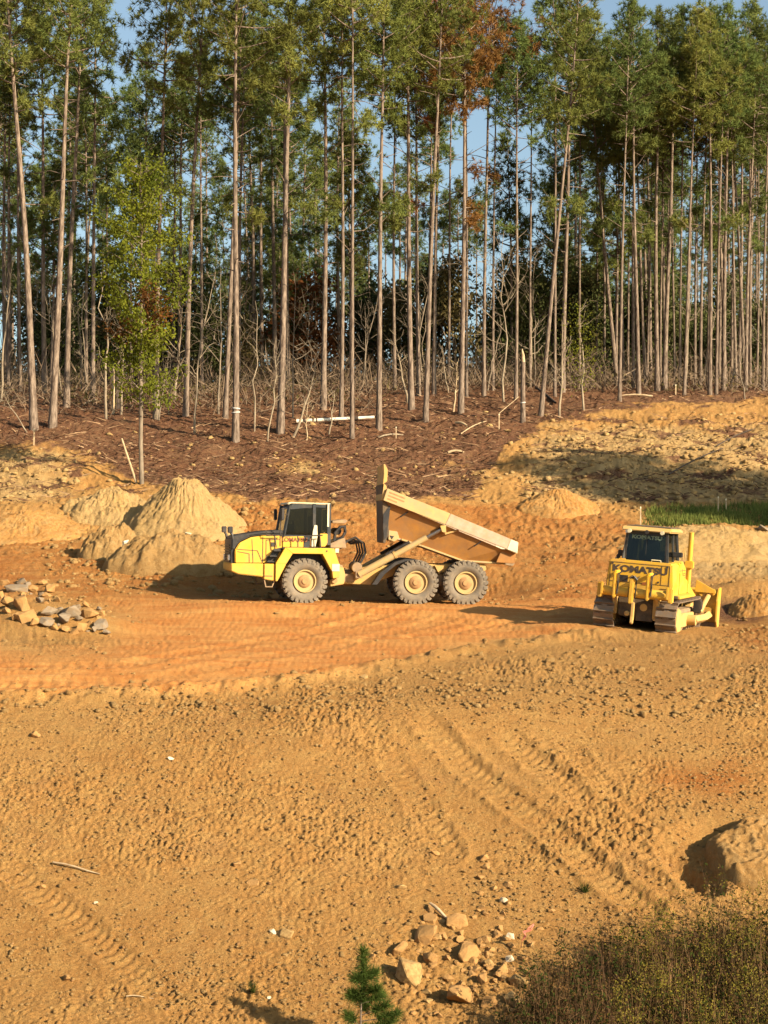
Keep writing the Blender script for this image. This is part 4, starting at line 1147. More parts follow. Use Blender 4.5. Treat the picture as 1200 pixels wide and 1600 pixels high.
# fenders
for s in (-1, 1):
    m = fb()
    outer = P6((405, 612), (405, 490), (470, 380), (812, 380), (858, 515), (852, 585))
    inner = P6((418, 612), (478, 492), (522, 420), (730, 420), (800, 545), (806, 588))
    m.strip(outer, inner, *( (-1.46, -0.80) if s < 0 else (0.80, 1.46)))
    m.build('fender', M_YEL, truck, 0.012)
    fb().prism(P6((480, 492), (522, 420), (730, 420), (800, 545), (806, 600), (430, 612)), *((-.80, -.74) if s < 0 else (.74, .80))).build('wheel_arch_liner', M_BLACK, truck)
fb().box((T6(825, 0)[0], -1.47, T6(0, 514)[1]), (.26, .012, .25)).build('warning_decal', M_CREAM, truck)
fb().box((T6(838, 0)[0], -1.30, T6(0, 396)[1]), (.12, .012, .14)).build('warning_decal', M_CREAM, truck)
fb().box((T6(760, 0)[0], -1.465, T6(0, 400)[1]), (.05, .012, .06)).build('latch', M_TXT, truck)
# deck and cab
zd, zr = T6(0, 380)[1], T6(0, 72)[1]
fb().box(((T6(455, 0)[0] + T6(815, 0)[0]) / 2, 0, zd - .03), (T6(815, 0)[0] - T6(455, 0)[0], 2.5, .08)).build('deck', M_BLACK, truck, .01)
CW = 1.0
fb().prism(P6((462, 378), (462, 306), (610, 300), (610, 378)), -CW - .06, CW).build('cab_lower_panel', M_YEL, truck, .015)
fb().prism(P6((724, 372), (724, 280), (780, 280), (780, 345), (760, 372)), -CW - .05, CW).build('cab_rear_panel', M_YEL, truck, .015)
text_part('lettering', 'KOMATSU', .20, Matrix.Translation((T6(540, 0)[0], -CW - .066, T6(0, 326)[1])) @ Matrix.Rotation(R(90), 4, 'X'), surf('red brown lettering', (.16, .05, .02), None, rough=.6), truck, .004, .008, TF)
fb().prism(P6((500, 110), (525, 76), (690, 74), (795, 74), (795, 104), (690, 100), (520, 118)), -CW, CW).build('cab_header', M_CAB, truck, .02)
fb().prism(P6((492, 82), (496, 66), (520, 64), (800, 67), (804, 78), (520, 74)), -CW - .03, CW + .03).build('cab_roof', M_CREAM, truck, .03)
for s in (-1, 1):
    y = s * CW
    fb().tube([(*[T6(506, 0)[0]], y, T6(0, 84)[1]), (T6(488, 0)[0], y, T6(0, 200)[1]), (T6(468, 0)[0], y, T6(0, 310)[1])], .055, 4).build('windscreen_pillar', M_CAB, truck)
    fb().box((T6(682, 0)[0], y, (zr + zd) / 2), (.11, .07, zr - zd)).build('door_pillar', M_CAB, truck, .01)
    fb().box((T6(787, 0)[0], y, (zr + zd) / 2 + .05), (.13, .09, zr - zd - .1)).build('rear_pillar', M_CAB, truck, .01)
    fb().box((T6(780, 0)[0], y * 1.05, T6(0, 150)[1]), (.06, .02, .8)).build('pillar_stripe', M_CREAM, truck)
    fb().prism(P6((500, 104), (672, 104), (672, 290), (474, 300)), y - s * .03, y - s * .015).build('side_window', M_GLASS, truck)
    fb().prism(P6((694, 84), (775, 84), (775, 250), (740, 285), (694, 285)), y - s * .03, y - s * .015).build('door_window', M_GLASS, truck)
    fb().box((T6(570, 0)[0], y, T6(0, 298)[1]), (1.15, .05, .06)).build('window_sill', M_CAB, truck)
fb().prism(P6((500, 104), (510, 104), (482, 304), (470, 304)), -.94, .94).build('windscreen', M_GLASS, truck)
fb().prism(P6((788, 110), (794, 110), (794, 290), (788, 290)), -.5, .5).build('rear_window', M_GLASS, truck)
fb().box((T6(535, 0)[0], 0, T6(0, 252)[1]), (.16, 1.7, .36)).build('dashboard', M_SEAT, truck, .04)
fb().tube([(T6(560, 0)[0], -.1 + .2 * math.cos(t), T6(0, 232)[1] + .2 * math.sin(t)) for t in np.linspace(0, 6.28, 17)], .018, 6).build('steering_wheel', M_BLACK, truck)
fb().box((T6(640, 0)[0], -.1, T6(0, 300)[1]), (.5, .55, .16)).box((T6(688, 0)[0], -.1, T6(0, 230)[1]), (.14, .52, .75)).build('driver_seat', M_SEAT, truck, .04)
fb().prism(P6((692, 372), (660, 372), (672, 262), (682, 222), (702, 222), (706, 300)), -CW - .09, -CW - .05).build('door_panel', M_CREAM, truck, .01)
fb().prism(P6((612, 378), (612, 302), (655, 302), (655, 378)), -CW - .03, CW - .1).build('cab_dark_panel', M_CAB, truck, .01)
# handrails and cab mirrors
for pts in ([(437, 118), (437, 372)], [(437, 118), (486, 108)], [(470, 150), (486, 150)], [(610, 296), (735, 292)], [(655, 296), (655, 376)], [(715, 294), (722, 376)], [(340, 270), (340, 300)], [(340, 298), (455, 294)], [(400, 300), (412, 380)], [(560, 300), (562, 376)]):
    fb().tube([(T6(*a)[0], -1.30, T6(*a)[1]) for a in pts], .020, 6).build('handrail', M_BLACK, truck)
fb().box((T6(452, 0)[0], -1.25, T6(0, 150)[1]), (.10, .24, .40)).build('cab_mirror', M_BLACK, truck, .02)
fb().box((T6(470, 0)[0], 1.25, T6(0, 150)[1]), (.10, .24, .40)).build('cab_mirror', M_BLACK, truck, .02)
fb().tube([(T6(630, 0)[0], -1.0, T6(0, 58)[1]), (T6(624, 0)[0], -1.0, T6(0, 20)[1])], .01, 4).build('aerial', M_BLACK, truck)
# engine deck behind the cab
fb().prism(P6((815, 190), (905, 178), (925, 188), (905, 206), (815, 204)), -.9, .5).build('exhaust_shield', M_MUDST, truck, .01)
fb().tube([(T6(a, b)[0], -.85, T6(a, b)[1]) for a, b in ((832, 330), (836, 280), (872, 232), (905, 226), (908, 270), (892, 300), (850, 330))], .06, 8).build('air_duct', M_BLACK, truck, 0, True)
fb().prism(P6((800, 350), (860, 322), (905, 305), (915, 380), (800, 380)), -.95, .6).build('valve_block', M_MUDST, truck, .02)
fb().lathe([(.10, -.5), (.12, -.45), (.12, .45), (.10, .5)], (T6(865, 0)[0], -.2, T6(0, 262)[1]), 12).build('exhaust_muffler', M_BLACK, truck, 0, True)
fb().prism(P6((855, 515), (892, 512), (905, 560), (898, 630), (800, 648), (800, 600), (850, 580)), -1.1, -.6).build('hitch_bracket', M_YELD, truck, .02)
fb().prism(P6((855, 515), (892, 512), (905, 560), (898, 630), (800, 648), (800, 600), (850, 580)), .6, 1.1).build('hitch_bracket', M_YELD, truck, .02)
fb().lathe([(.10, -.06), (.10, .06)], (T6(828, 0)[0], -1.12, T6(0, 605)[1]), 14).build('hitch_pin', M_HUB, truck, 0, True)
fb().lathe([(.26, -.35), (.29, -.30), (.29, .25), (.24, .35)], (T6(945, 0)[0], 0, T6(0, 592)[1]), 20, 'x').build('hitch_drum', M_MUDST, truck, .0, True)
MB().box((T6(950, 0)[0], 0, T6(0, 592)[1]), (.5, 1.5, .30)).build('hitch_yoke', M_MUDST, truck, .03)
g = random.Random(3)
for k, (top, out, yy) in enumerate(((300, 1060, -.75), (318, 1045, -.62), (335, 1028, -.5), (306, 1070, -.35), (350, 1015, -.2), (322, 1052, -.05))):
    pts = [T6(895, 385 - 8 * k), T6(945, 330), T6((945 + out) / 2, top), T6(out, 345), T6(out + 12, 410), T6(out - 15, 470), T6(1010, 520)]
    sp = []
    for i in range(len(pts) - 1):
        for t in (0, .5): sp.append((pts[i][0] * (1 - t) + pts[i + 1][0] * t, yy + .05 * math.sin(i), pts[i][1] * (1 - t) + pts[i + 1][1] * t))
    MB().tube(sp, .034, 7).build('hydraulic_hose', M_BLACK, truck, 0, True)
MB().lathe([(.17, -.9), (.19, -.8), (.19, .8), (.17, .9)], (T6(1015, 0)[0], 0, T6(0, 515)[1]), 14).build('hoist_pivot', M_MUDST, truck, 0, True)

# rear frame
for s in (-1, 1):
    MB().prism(P7((-118, 872), (-60, 812), (-10, 775), (60, 750), (250, 738), (430, 728), (900, 722), (912, 765), (500, 790), (250, 812), (92, 878)), *((-.72, -.50) if s < 0 else (.50, .72))).build('frame_rail', M_YELD, truck, .015)
    MB().prism(P7((395, 800), (760, 805), (760, 880), (395, 875)), *((-.84, -.74) if s < 0 else (.74, .84))).build('bogie_beam', M_MUDST, truck, .02)
    MB().prism(P7((540, 735), (610, 735), (575, 800)), *((-.86, -.73) if s < 0 else (.73, .86))).build('bogie_pivot', M_YELD, truck, .01)
    MB().prism(P7((820, 715), (905, 728), (905, 762), (880, 772), (858, 752)), *((-1.0, -.75) if s < 0 else (.75, 1.0))).build('tail_hinge', M_YELD, truck, .015)
    # added black strips for the shadow on the frame ahead of the tandem wheels
    out = P7((95, 872), (150, 790), (250, 715), (330, 690), (395, 692), (430, 706)); inn = P7((130, 872), (180, 800), (262, 732), (332, 705), (392, 706), (428, 718))
    MB().strip(out, inn, *((-1.30, -.74) if s < 0 else (.74, 1.30))).build('shadow_strip', M_BLACK, truck)
for c_, d_ in (((T7(60, 0)[0], 0, T7(0, 810)[1]), (.7, .99, .34)), ((T7(560, 0)[0], 0, T7(0, 765)[1]), (.3, .99, .25)), ((T7(880, 0)[0], 0, T7(0, 745)[1]), (.2, .99, .08))):
    MB().box(c_, d_).build('cross_member', M_MUDST, truck, .02)
for x in (T7(400, 0)[0], T7(750, 0)[0]):
    MB().lathe([(.12, -1.0), (.14, -.4), (.27, -.18), (.27, .18), (.14, .4), (.12, 1.0)], (x, 0, .76), 16).build('rear_axle', M_MUDST, truck, 0, True)

# dump body: profile lines in the side view; the sides flare out towards the top
WT, WB = 1.36, 1.02
top = P7((190, 292), (590, 448), (1005, 612), (1085, 640))
bot = P7((196, 520), (440, 592), (735, 694), (1085, 712))
for s in (-1, 1):
    m = MB()
    for i in range(3):
        a, b, c, d = top[i], top[i + 1], bot[i + 1], bot[i]
        o = [(a[0], s * WT, a[1]), (b[0], s * WT, b[1]), (c[0], s * WB, c[1]), (d[0], s * WB, d[1])]
        q = [(v[0], v[1] - s * .07, v[2]) for v in o]
        m.add(o + q, [(0, 1, 2, 3), (7, 6, 5, 4), (0, 4, 5, 1), (2, 6, 7, 3), (1, 5, 6, 2), (3, 7, 4, 0)])
    m.build('body_side', M_BED, truck)
    # top rail: front part yellow with slots, tail part scraped bare
    y0, y1 = (-1.50, -1.30) if s < 0 else (1.30, 1.50)
    MB().prism(P7((160, 284), (186, 200), (632, 368), (596, 446)), y0, y1).build('top_rail', M_YELF, truck, .012)
    MB().prism(P7((597, 446), (633, 369), (1060, 540), (1034, 612)), y0 + .004, y1 - .004).build('top_rail', M_WORN, truck, .012, label='scraped bare tail end of the top rail')
    MB().prism(P7((1035, 612), (1061, 541), (1114, 562), (1108, 640)), y0, y1).build('rail_end', M_CREAM, truck, .01)
    for (u0, u1, v) in ((.05, .30, .22), (.05, .30, .48), (.05, .20, .74)):
        A = Vector((*T7(186, 200), 0)); B = Vector((*T7(632, 368), 0)); C_ = Vector((*T7(160, 284), 0))
        p = A.lerp(B, u0) + (C_ - A) * v; q = A.lerp(B, u1) + (C_ - A) * v
        d = q - p; c = (p + q) / 2
        MB().box((c.x, s * 1.502, c.y), (d.length, .012, .045), Matrix.Rotation(-math.atan2(d.y, d.x), 3, 'Y')).build('rail_slot', M_HUB, truck)
    # floor flange, side rib, hooks, brackets
    for i in range(3):
        a, b = Vector((bot[i][0], 0, bot[i][1])), Vector((bot[i + 1][0], 0, bot[i + 1][1]))
        if i == 0: a = a.lerp(b, .42)
        d = b - a; c = (a + b) / 2
        MB().box((c.x, s * (WB + .05), c.z - .02), (d.length, .14, .06), Matrix.Rotation(-math.atan2(d.z, d.x), 3, 'Y')).build('floor_flange', M_YELF, truck, .008)
    MB().prism(P7((560, 455), (602, 450), (604, 505), (575, 498)), *((-1.50, -1.28) if s < 0 else (1.28, 1.50))).build('hoist_bracket', M_YELD, truck, .01)
    A, B = T7(690, 488), T7(600, 500)
    MB().tube([(T7(695, 482)[0], s * 1.36, T7(695, 482)[1]), (T7(600, 512)[0], s * 1.33, T7(600, 512)[1])], .035, 6).build('side_rib', M_YELD, truck)
    MB().tube([(T7(572, 470)[0], s * 1.33, T7(572, 470)[1]), (T7(425, 582)[0], s * 1.12, T7(425, 582)[1])], .05, 6).build('side_rib', M_BLACK, truck)
    for (a, b, c2, d2) in ((338, 360, 284, 398), (855, 560, 804, 596)):
        MB().tube([(T7(a, b)[0], s * 1.37, T7(a, b)[1]), (T7(c2, d2)[0], s * 1.33, T7(c2, d2)[1])], .022, 6).build('side_hook', M_BLACK, truck)
    br = P7((208, 492), (268, 500), (284, 548), (245, 570), (205, 556))
    MB().prism(br, *((-1.16, -1.06) if s < 0 else (1.06, 1.16))).build('prop_bracket', M_YELF, truck, .01)
    MB().prism(P7((215, 528), (246, 533), (230, 556)), *((-1.172, -1.162) if s < 0 else (1.162, 1.172))).build('bracket_hole', M_BLACK, truck)
    # tail cheek
    MB().prism(P7((1005, 612), (1030, 612), (1106, 642), (1092, 712), (965, 706)), *((-1.30, -1.20) if s < 0 else (1.20, 1.30))).build('tail_cheek', M_BED, truck, .01)
# floor and headboard
fl = MB()
for i in range(3):
    a, b = bot[i], bot[i + 1]
    fl.prism([a, b, (b[0], b[1] - .06), (a[0], a[1] - .06)], -WB, WB)
fl.build('body_floor', M_WORN, truck)
MB().prism(P7((1030, 706), (1100, 708), (1085, 730), (1030, 722)), -1.28, 1.28).build('tail_lip', M_MUDST, truck, .01)
MB().prism(P7((152, 172), (164, 168), (196, 296), (206, 520), (178, 584), (166, 580), (156, 280)), -1.34, 1.34).build('headboard', M_DARKST, truck, .01)  # dark material carries the shade of the headboard's front face
MB().prism(P7((206, 320), (214, 320), (190, 540), (172, 560), (164, 470), (165, 380)), -1.352, -1.342).build('headboard_edge', M_BLACK, truck)
MB().prism(P7((158, 34), (168, 28), (190, 68), (187, 150), (166, 166), (156, 172), (162, 100)), -1.40, 1.40).build('headboard_top', M_YELD, truck, .015)
MB().prism(P7((162, 168), (180, 178), (186, 200), (160, 286), (150, 280)), -1.40, 1.40).build('headboard_gusset', M_YELD, truck, .01)
# hoist cylinders
for s in (-1, 1):
    a = Vector((T7(5, 805)[0], s * 1.0, T7(5, 805)[1])); b = Vector((T7(590, 470)[0], s * 1.42, T7(590, 470)[1]))
    def L_(t): return a.lerp(b, t)
    MB().tube([L_(0), L_(.42)], .125, 14).build('hoist_barrel', M_YELF, truck, 0, True)
    MB().tube([L_(.415), L_(.435)], .14, 14).build('barrel_collar', M_YELD, truck, 0, True)
    MB().tube([L_(.43), L_(.80)], .10, 14).build('hoist_sleeve', M_YELF, truck, 0, True)
    MB().tube([L_(.79), L_(1.0)], .062, 12).build('hoist_rod', M_CHROME, truck, 0, True)
    up_ = Vector((-.07, -s * .05, .13))
    MB().tube([L_(.34) + up_, L_(.62) + up_], .055, 8).build('dark_stripe', M_BLACK, truck, 0, True)  # dark stripe along the upper side of the hoist cylinder
    MB().box(L_(0), (.26, .12, .26)).build('cylinder_foot', M_MUDST, truck, .02)

# ------------------------------------------------------------------ bulldozer: x right, y forward, z up
dozer = empty('bulldozer', DOZ_M)
dozer.scale = (.95, .95, .95)
tag(dozer, 'yellow crawler bulldozer seen from behind with a dark glazed cab', 'bulldozer')
GA, SW, TH = 1.01, 0.66, 1.06          # half gauge, shoe width, track height
RI, FO = -1.45, 1.75                   # sprocket and idler centres
rr = TH / 2 - .05
# track path: list of (y, z, angle)
def track_path():
    pts = []
    L1 = FO - RI; n = 200
    arc = math.pi * rr; tot = 2 * L1 + 2 * arc
    N = 40
    for k in range(N):
        s = (k + .35) / N * tot
        if s < L1: pts.append((RI + s, -rr, 0.0))
        elif s < L1 + arc: a = (s - L1) / rr; pts.append((FO + math.sin(a) * rr, -math.cos(a) * rr, a))
        elif s < 2 * L1 + arc: u = s - L1 - arc; pts.append((FO - u, rr, math.pi))
        else: a = (s - 2 * L1 - arc) / rr; pts.append((RI - math.sin(a) * rr, math.cos(a) * rr, math.pi + a))
    return pts, tot / N
TP, PITCHS = track_path()
sh = MB().box((0, 0, -.012), (SW, PITCHS * .96, .03)).box((0, PITCHS * .30, -.055), (SW, .035, .075)).box((0, -PITCHS * .30, .01), (.16, PITCHS * .8, .06))
SHOE = sh.mesh('track_shoe', M_SHOE, .004, False, 1)
for s in (-1, 1):
    cx = s * GA
    tr = MB().prism([(RI - .25, TH / 2 - .26), (FO + .2, TH / 2 - .26), (FO + .2, TH / 2 + .22), (RI - .25, TH / 2 + .22)], cx - .20, cx + .20, 'x').build('track', M_MUDST, dozer, .03)
    for (y, z, a) in TP:
        o = link(bpy.data.objects.new('track_shoe', SHOE), tr)
        o.location = (cx, y, z + TH / 2); o.rotation_euler = (a, 0, 0)
    spk = MB().lathe([(.40, -.05), (.44, -.03), (.44, .03), (.40, .05)], (cx, RI, TH / 2), 24, 'x')
    for k in range(13):
        an = k * 2 * math.pi / 13
        spk.box((cx, RI + math.cos(an) * .45, TH / 2 + math.sin(an) * .45), (.08, .07, .10), Matrix.Rotation(an, 3, 'X'))
    spk.lathe([(.24, -.26), (.28, -.2), (.28, .2), (.24, .26)], (cx, RI, TH / 2), 18, 'x')
    spk.build('sprocket', M_YELD, tr, 0, True)
    MB().lathe([(.30, -.10), (.42, -.08), (.42, .08), (.30, .10)], (cx, FO, TH / 2), 24, 'x').lathe([(.12, -.2), (.12, .2)], (cx, FO, TH / 2), 14, 'x').build('idler', M_YELD, tr, 0, True)
    for k in range(7):
        MB().lathe([(.10, -.2), (.14, -.18), (.14, .18), (.10, .2)], (cx, -.95 + k * .37, .19), 12, 'x').build('track_roller', M_MUDST, tr, 0, True)
    # outer guards caked in dust
    ox = cx + s * .22
    MB().prism([(-1.10, .20), (1.30, .20), (1.42, .46), (1.2, .62), (-.9, .66), (-1.2, .5)], *sorted((ox, ox + s * .10)), 'x').build('roller_guard', M_YELD, tr, .02)
    MB().prism([(-1.9, .30), (-1.62, .08), (-1.1, .10), (-1.0, .45), (-1.25, .78), (-1.62, .86), (-1.88, .66)], *sorted((ox + s * .02, ox + s * .12)), 'x').build('sprocket_guard', M_YELD, tr, .02)
# hull between the tracks
MB().prism([(-1.55, .45), (1.9, .45), (1.9, 1.05), (-1.55, 1.15)], -.62, .62, 'x').build('hull', M_DARKST, dozer, .02)
# rear tank with lettering, fenders
RY = -1.62
MB().prism([(-1.06, 1.12), (1.06, 1.12), (1.08, 1.55), (1.02, 2.24), (-1.02, 2.24), (-1.08, 1.55)], RY, -.55).build('fuel_tank', M_YEL, dozer, .045)
text_part('lettering', 'KOMATSU', .335, Matrix.Translation((.0, RY - .004, 1.96)) @ Matrix.Rotation(R(90), 4, 'X') @ Matrix.Diagonal((1.14, .84, 1, 1)), M_TXT, dozer, .004, .018)
for s in (-1, 1):
    MB().prism([(-1.55, 1.14), (.9, 1.14), (.9, 1.22), (-1.2, 1.24), (-1.55, 1.22)], *sorted((s * .66, s * 1.33)), 'x').build('fender', M_YEL, dozer, .015)
    MB().prism([(-.55, 1.22), (.75, 1.22), (.75, 1.66), (.2, 1.78), (-.55, 1.95)], *sorted((s * .60, s * 1.08)), 'x').build('side_console', M_YEL, dozer, .03)
    MB().tube([(s * .55, RY + .5, 2.2), (s * .55, RY + .46, 2.30), (s * .25, RY + .46, 2.30), (s * .25, RY + .5, 2.2)] if s > 0 else [(-.80, RY + .4, 2.18), (-.80, RY + .4, 2.26), (-.6, RY + .4, 2.26), (-.6, RY + .4, 2.18)], .018, 6).build('tank_handle', M_CREAM if s > 0 else M_YEL, dozer)
for (x, z) in ((-.90, 2.12), (.88, 2.12), (.62, 1.62), (.36, 1.36)):
    MB().lathe([(.035, -.01), (.035, .015)], (x, RY - .01, z), 8).build('bolt', M_TXT, dozer)
MB().box((-.50, RY - .004, 1.66), (.26, .012, .20)).build('tank_recess', M_BLACK, dozer)
MB().prism([(.10, 1.50), (.36, 1.50), (.46, 1.82), (.38, 1.80), (.28, 1.60), (.10, 1.58)], RY - .012, RY - .002).build('hazard_stripe', surf('brown red stripe', (.24, .08, .02), None, rough=.6), dozer)
# ripper: beam of tubes, lift arms, shank
BY = RY - .36
MB().lathe([(.145, -1.18), (.155, -1.15), (.155, 1.15), (.145, 1.18)], (0, BY, 1.24), 18, 'x').build('ripper_beam', M_YEL, dozer, 0, True)
for x, w, y_, z0, z1 in ((-.66, .12, -.17, 1.04, 1.86), (.42, .12, -.17, 1.04, 1.86)):
    MB().box((x, BY + y_, (z0 + z1) / 2), (w, .13, z1 - z0)).build('lift_cylinder', M_YEL, dozer, .035)
    MB().box((x, BY + .10, z1), (w * .7, .52, .12)).build('ripper_arm', M_YEL, dozer, .02)
    MB().box((x + .095, BY + y_ - .02, 1.5), (.03, .05, .7)).build('hydraulic_hose', M_TXT, dozer, .01)
for s in (-1, 1):
    MB().box((s * 1.14, BY - .03, 1.26), (.15, .28, .48)).build('beam_end', M_YEL, dozer, .03)
    MB().box((s * 1.06, BY - .21, 1.33), (.08, .05, .40)).build('beam_lug', M_YEL, dozer, .015)
    MB().prism([(RY + .1, .55), (RY + .1, 1.25), (BY, 1.32), (BY - .12, 1.12), (BY + .08, .95), (RY - .1, .5)], s * .70 - .05, s * .70 + .05, 'x').build('ripper_link', M_YELD, dozer, .015)
MB().box((-.10, BY - .19, 1.30), (.15, .14, .82)).build('shank_holder', M_YEL, dozer, .03)
MB().tube([(-.12, BY - .17, 1.70), (-.02, BY - .22, 1.76), (.06, BY - .20, 1.66)], .05, 8).build('lift_hook', M_BLACK, dozer, 0, True)
MB().prism([(BY - .25, .95), (BY - .10, .95), (BY - .10, .42), (BY - .2, .25), (BY - .30, .30), (BY - .26, .5)], -.06, .03, 'x').build('ripper_shank', M_YELD, dozer, .015)
# towing plate with pin eye
MB().prism([(-.04, .34), (.52, .34), (.50, .86), (.34, .95), (.02, .95)], RY + .0, RY + .10)  .build('drawbar_plate', M_DARKST, dozer, .02)
MB().lathe([(.05, -.03), (.12, -.02), (.12, .02), (.05, .03)], (.22, RY - .04, .78), 14).build('tow_eye', M_YELD, dozer, 0, True)
MB().prism([(-.62, .50), (-.32, .42), (-.12, .80), (-.12, 1.05), (-.62, 1.05)], RY - .02, RY + .12).build('lower_guard', M_DARKST, dozer, .02)
MB().lathe([(.02, -.08), (.08, -.05), (.08, .1)], (-.30, RY - .08, .55), 10).build('pin_cap', M_YELD, dozer, 0, True)
MB().box((.60, RY - .02, .78), (.14, .2, .70)).build('guard_post', M_YELD, dozer, .02)
# cab
C0, C1, CX = -1.10, .55, .02
cz0, cz1 = 2.08, 3.18
hb, ht = .74, .64
def cab_pt(sx, y, z):
    t = (z - cz0) / (cz1 - cz0); return (CX + sx * (hb + (ht - hb) * t), y + (.10 * t if y < 0 else -.12 * t), z)
for sx in (-1, 1):
    for y in (C0, -.25, C1):
        MB().tube([cab_pt(sx, y, cz0), cab_pt(sx, y, cz1)], .062 if y != -.25 else .05, 4).build('cab_pillar', M_CAB, dozer, .008)
    a, b, c, d = cab_pt(sx, C0 + .05, cz0 + .1), cab_pt(sx, C1 - .05, cz0 + .1), cab_pt(sx, C1 - .05, cz1 - .1), cab_pt(sx, C0 + .05, cz1 - .1)
    e = .015 * sx
    MB().add([a, b, c, d] + [(v[0] - e, v[1], v[2]) for v in (a, b, c, d)], [(0, 1, 2, 3), (7, 6, 5, 4), (0, 4, 5, 1), (2, 6, 7, 3), (1, 5, 6, 2), (3, 7, 4, 0)]).build('side_window', M_GLASS, dozer)
    MB().add([cab_pt(sx * 1.01, C0, cz0 - .1), cab_pt(sx * 1.01, C1, cz0 - .1), cab_pt(sx * 1.01, C1, cz0 + .12), cab_pt(sx * 1.01, C0, cz0 + .12), cab_pt(sx * .95, C0, cz0 - .1), cab_pt(sx * .95, C1, cz0 - .1), cab_pt(sx * .95, C1, cz0 + .12), cab_pt(sx * .95, C0, cz0 + .12)],
             [(0, 1, 2, 3), (7, 6, 5, 4), (0, 4, 5, 1), (2, 6, 7, 3), (1, 5, 6, 2), (3, 7, 4, 0)]).build('cab_side_panel', M_CAB, dozer)
    MB().box((CX + sx * .66, C0 + .02, 2.62), (.05, .04, 1.0)).build('cab_strip', M_BLACK, dozer)
for y, nm in ((C0, 'rear_window'), (C1, 'windscreen')):
    v = [cab_pt(-.92, y, cz0 + .08), cab_pt(.92, y, cz0 + .08), cab_pt(.92, y, cz1 - .05), cab_pt(-.92, y, cz1 - .05)]
    MB().add(v + [(a[0], a[1] + .015, a[2]) for a in v], [(0, 1, 2, 3), (7, 6, 5, 4), (0, 4, 5, 1), (2, 6, 7, 3), (1, 5, 6, 2), (3, 7, 4, 0)]).build(nm, M_GLASS, dozer)
    for z in (cz0 + .05, cz1 - .04):
        t = (z - cz0) / (cz1 - cz0); MB().box((CX, y + (.10 * t if y < 0 else -.12 * t), z), (1.36, .09, .11)).build('window_frame', M_CAB, dozer, .01)
MB().box((CX + .0, C0 + .045, 2.62), (.018, .02, .95), Matrix.Rotation(0, 3, 'X')).build('window_bar', M_CAB, dozer)
text_part('lettering', 'KOMATSU', .17, Matrix.Translation((CX, C0 + .062, 3.0)) @ Matrix.Rotation(R(84), 4, 'X') @ Matrix.Diagonal((1.25, .95, 1, 1)), M_TXTG, dozer, .003, .008)
MB().box((CX, -.15, cz0 + .22), (.62, .6, .2)).box((CX + .05, -.52, cz0 + .55), (.56, .15, .62)).box((CX + .05, -.55, cz0 + .92), (.30, .12, .2)).build('driver_seat', M_SEAT, dozer, .05)
MB().box((CX, .25, cz0 + .25), (1.0, .2, .45)).build('dashboard', M_SEAT, dozer, .04)
MB().box((CX, -.3, cz0 - .02), (1.4, 1.5, .08)).build('cab_floor', M_BLACK, dozer)
MB().prism([(C0 - .16, 3.20), (C1 + .05, 3.17), (C1 - .05, 3.32), (C0 - .02, 3.34)], -.80, .84, 'x').build('cab_roof', M_YELD, dozer, .04)
for x in (-.52, .05, .55):
    MB().lathe([(.065, -.06), (.06, .06), (.03, .08)], (x, C0 - .13, 3.19), 12).build('work_lamp', M_BLACK if x == .05 else M_CREAM, dozer, 0, True)
MB().box((CX - .62, C0 - .08, 3.16), (.12, .10, .10)).build('work_lamp', M_LAMP, dozer, .01)
# mirrors and box at the left
MB().box((-.92, -.6, 2.42), (.16, .12, .20)).build('mirror', M_BLACK, dozer, .02)
MB().box((-1.06, -.3, 2.28), (.12, .12, .16)).build('mirror', M_BLACK, dozer, .02)
MB().box((.88, -.2, 2.50), (.30, .20, .16)).build('air_intake', M_BLACK, dozer, .02)
# hood and side panels with lettering
MB().prism([(.55, 1.10), (2.55, 1.10), (2.60, 1.75), (2.30, 1.98), (.55, 2.16)], -.52, .52, 'x').build('hood', M_YEL, dozer, .04)
MB().prism([(-.50, 1.24), (.60, 1.24), (.60, 2.06), (.1, 2.30), (-.50, 2.22)], .62, 1.02, 'x').build('service_panel', M_YEL, dozer, .03)
text_part('lettering', 'KOMATSU', .30, Matrix.Translation((.525, 1.45, 1.62)) @ Matrix(((0, 0, 1, 0), (1, 0, 0, 0), (0, 1, 0, 0), (0, 0, 0, 1))), M_TXT, dozer, .004, .01)
text_part('lettering', 'KOMATSU', .15, Matrix.Translation((.80, -.506, 1.76)) @ Matrix.Rotation(R(90), 4, 'X') @ Matrix.Rotation(R(-90), 4, 'Z'), M_TXT, dozer, .004, .006)
MB().prism([(.66, 1.28), (.96, 1.28), (.98, 1.62), (.84, 1.72)], -.52, -.512).build('panel_seam', M_BLACK, dozer)
MB().box((1.0, -.2, 1.75), (.03, .05, 1.0)).build('panel_seam', M_TXT, dozer)
MB().tube([(-.3, 1.55, 2.05), (-.3, 1.55, 2.75)], .06, 10).build('exhaust_pipe', M_BLACK, dozer, 0, True)
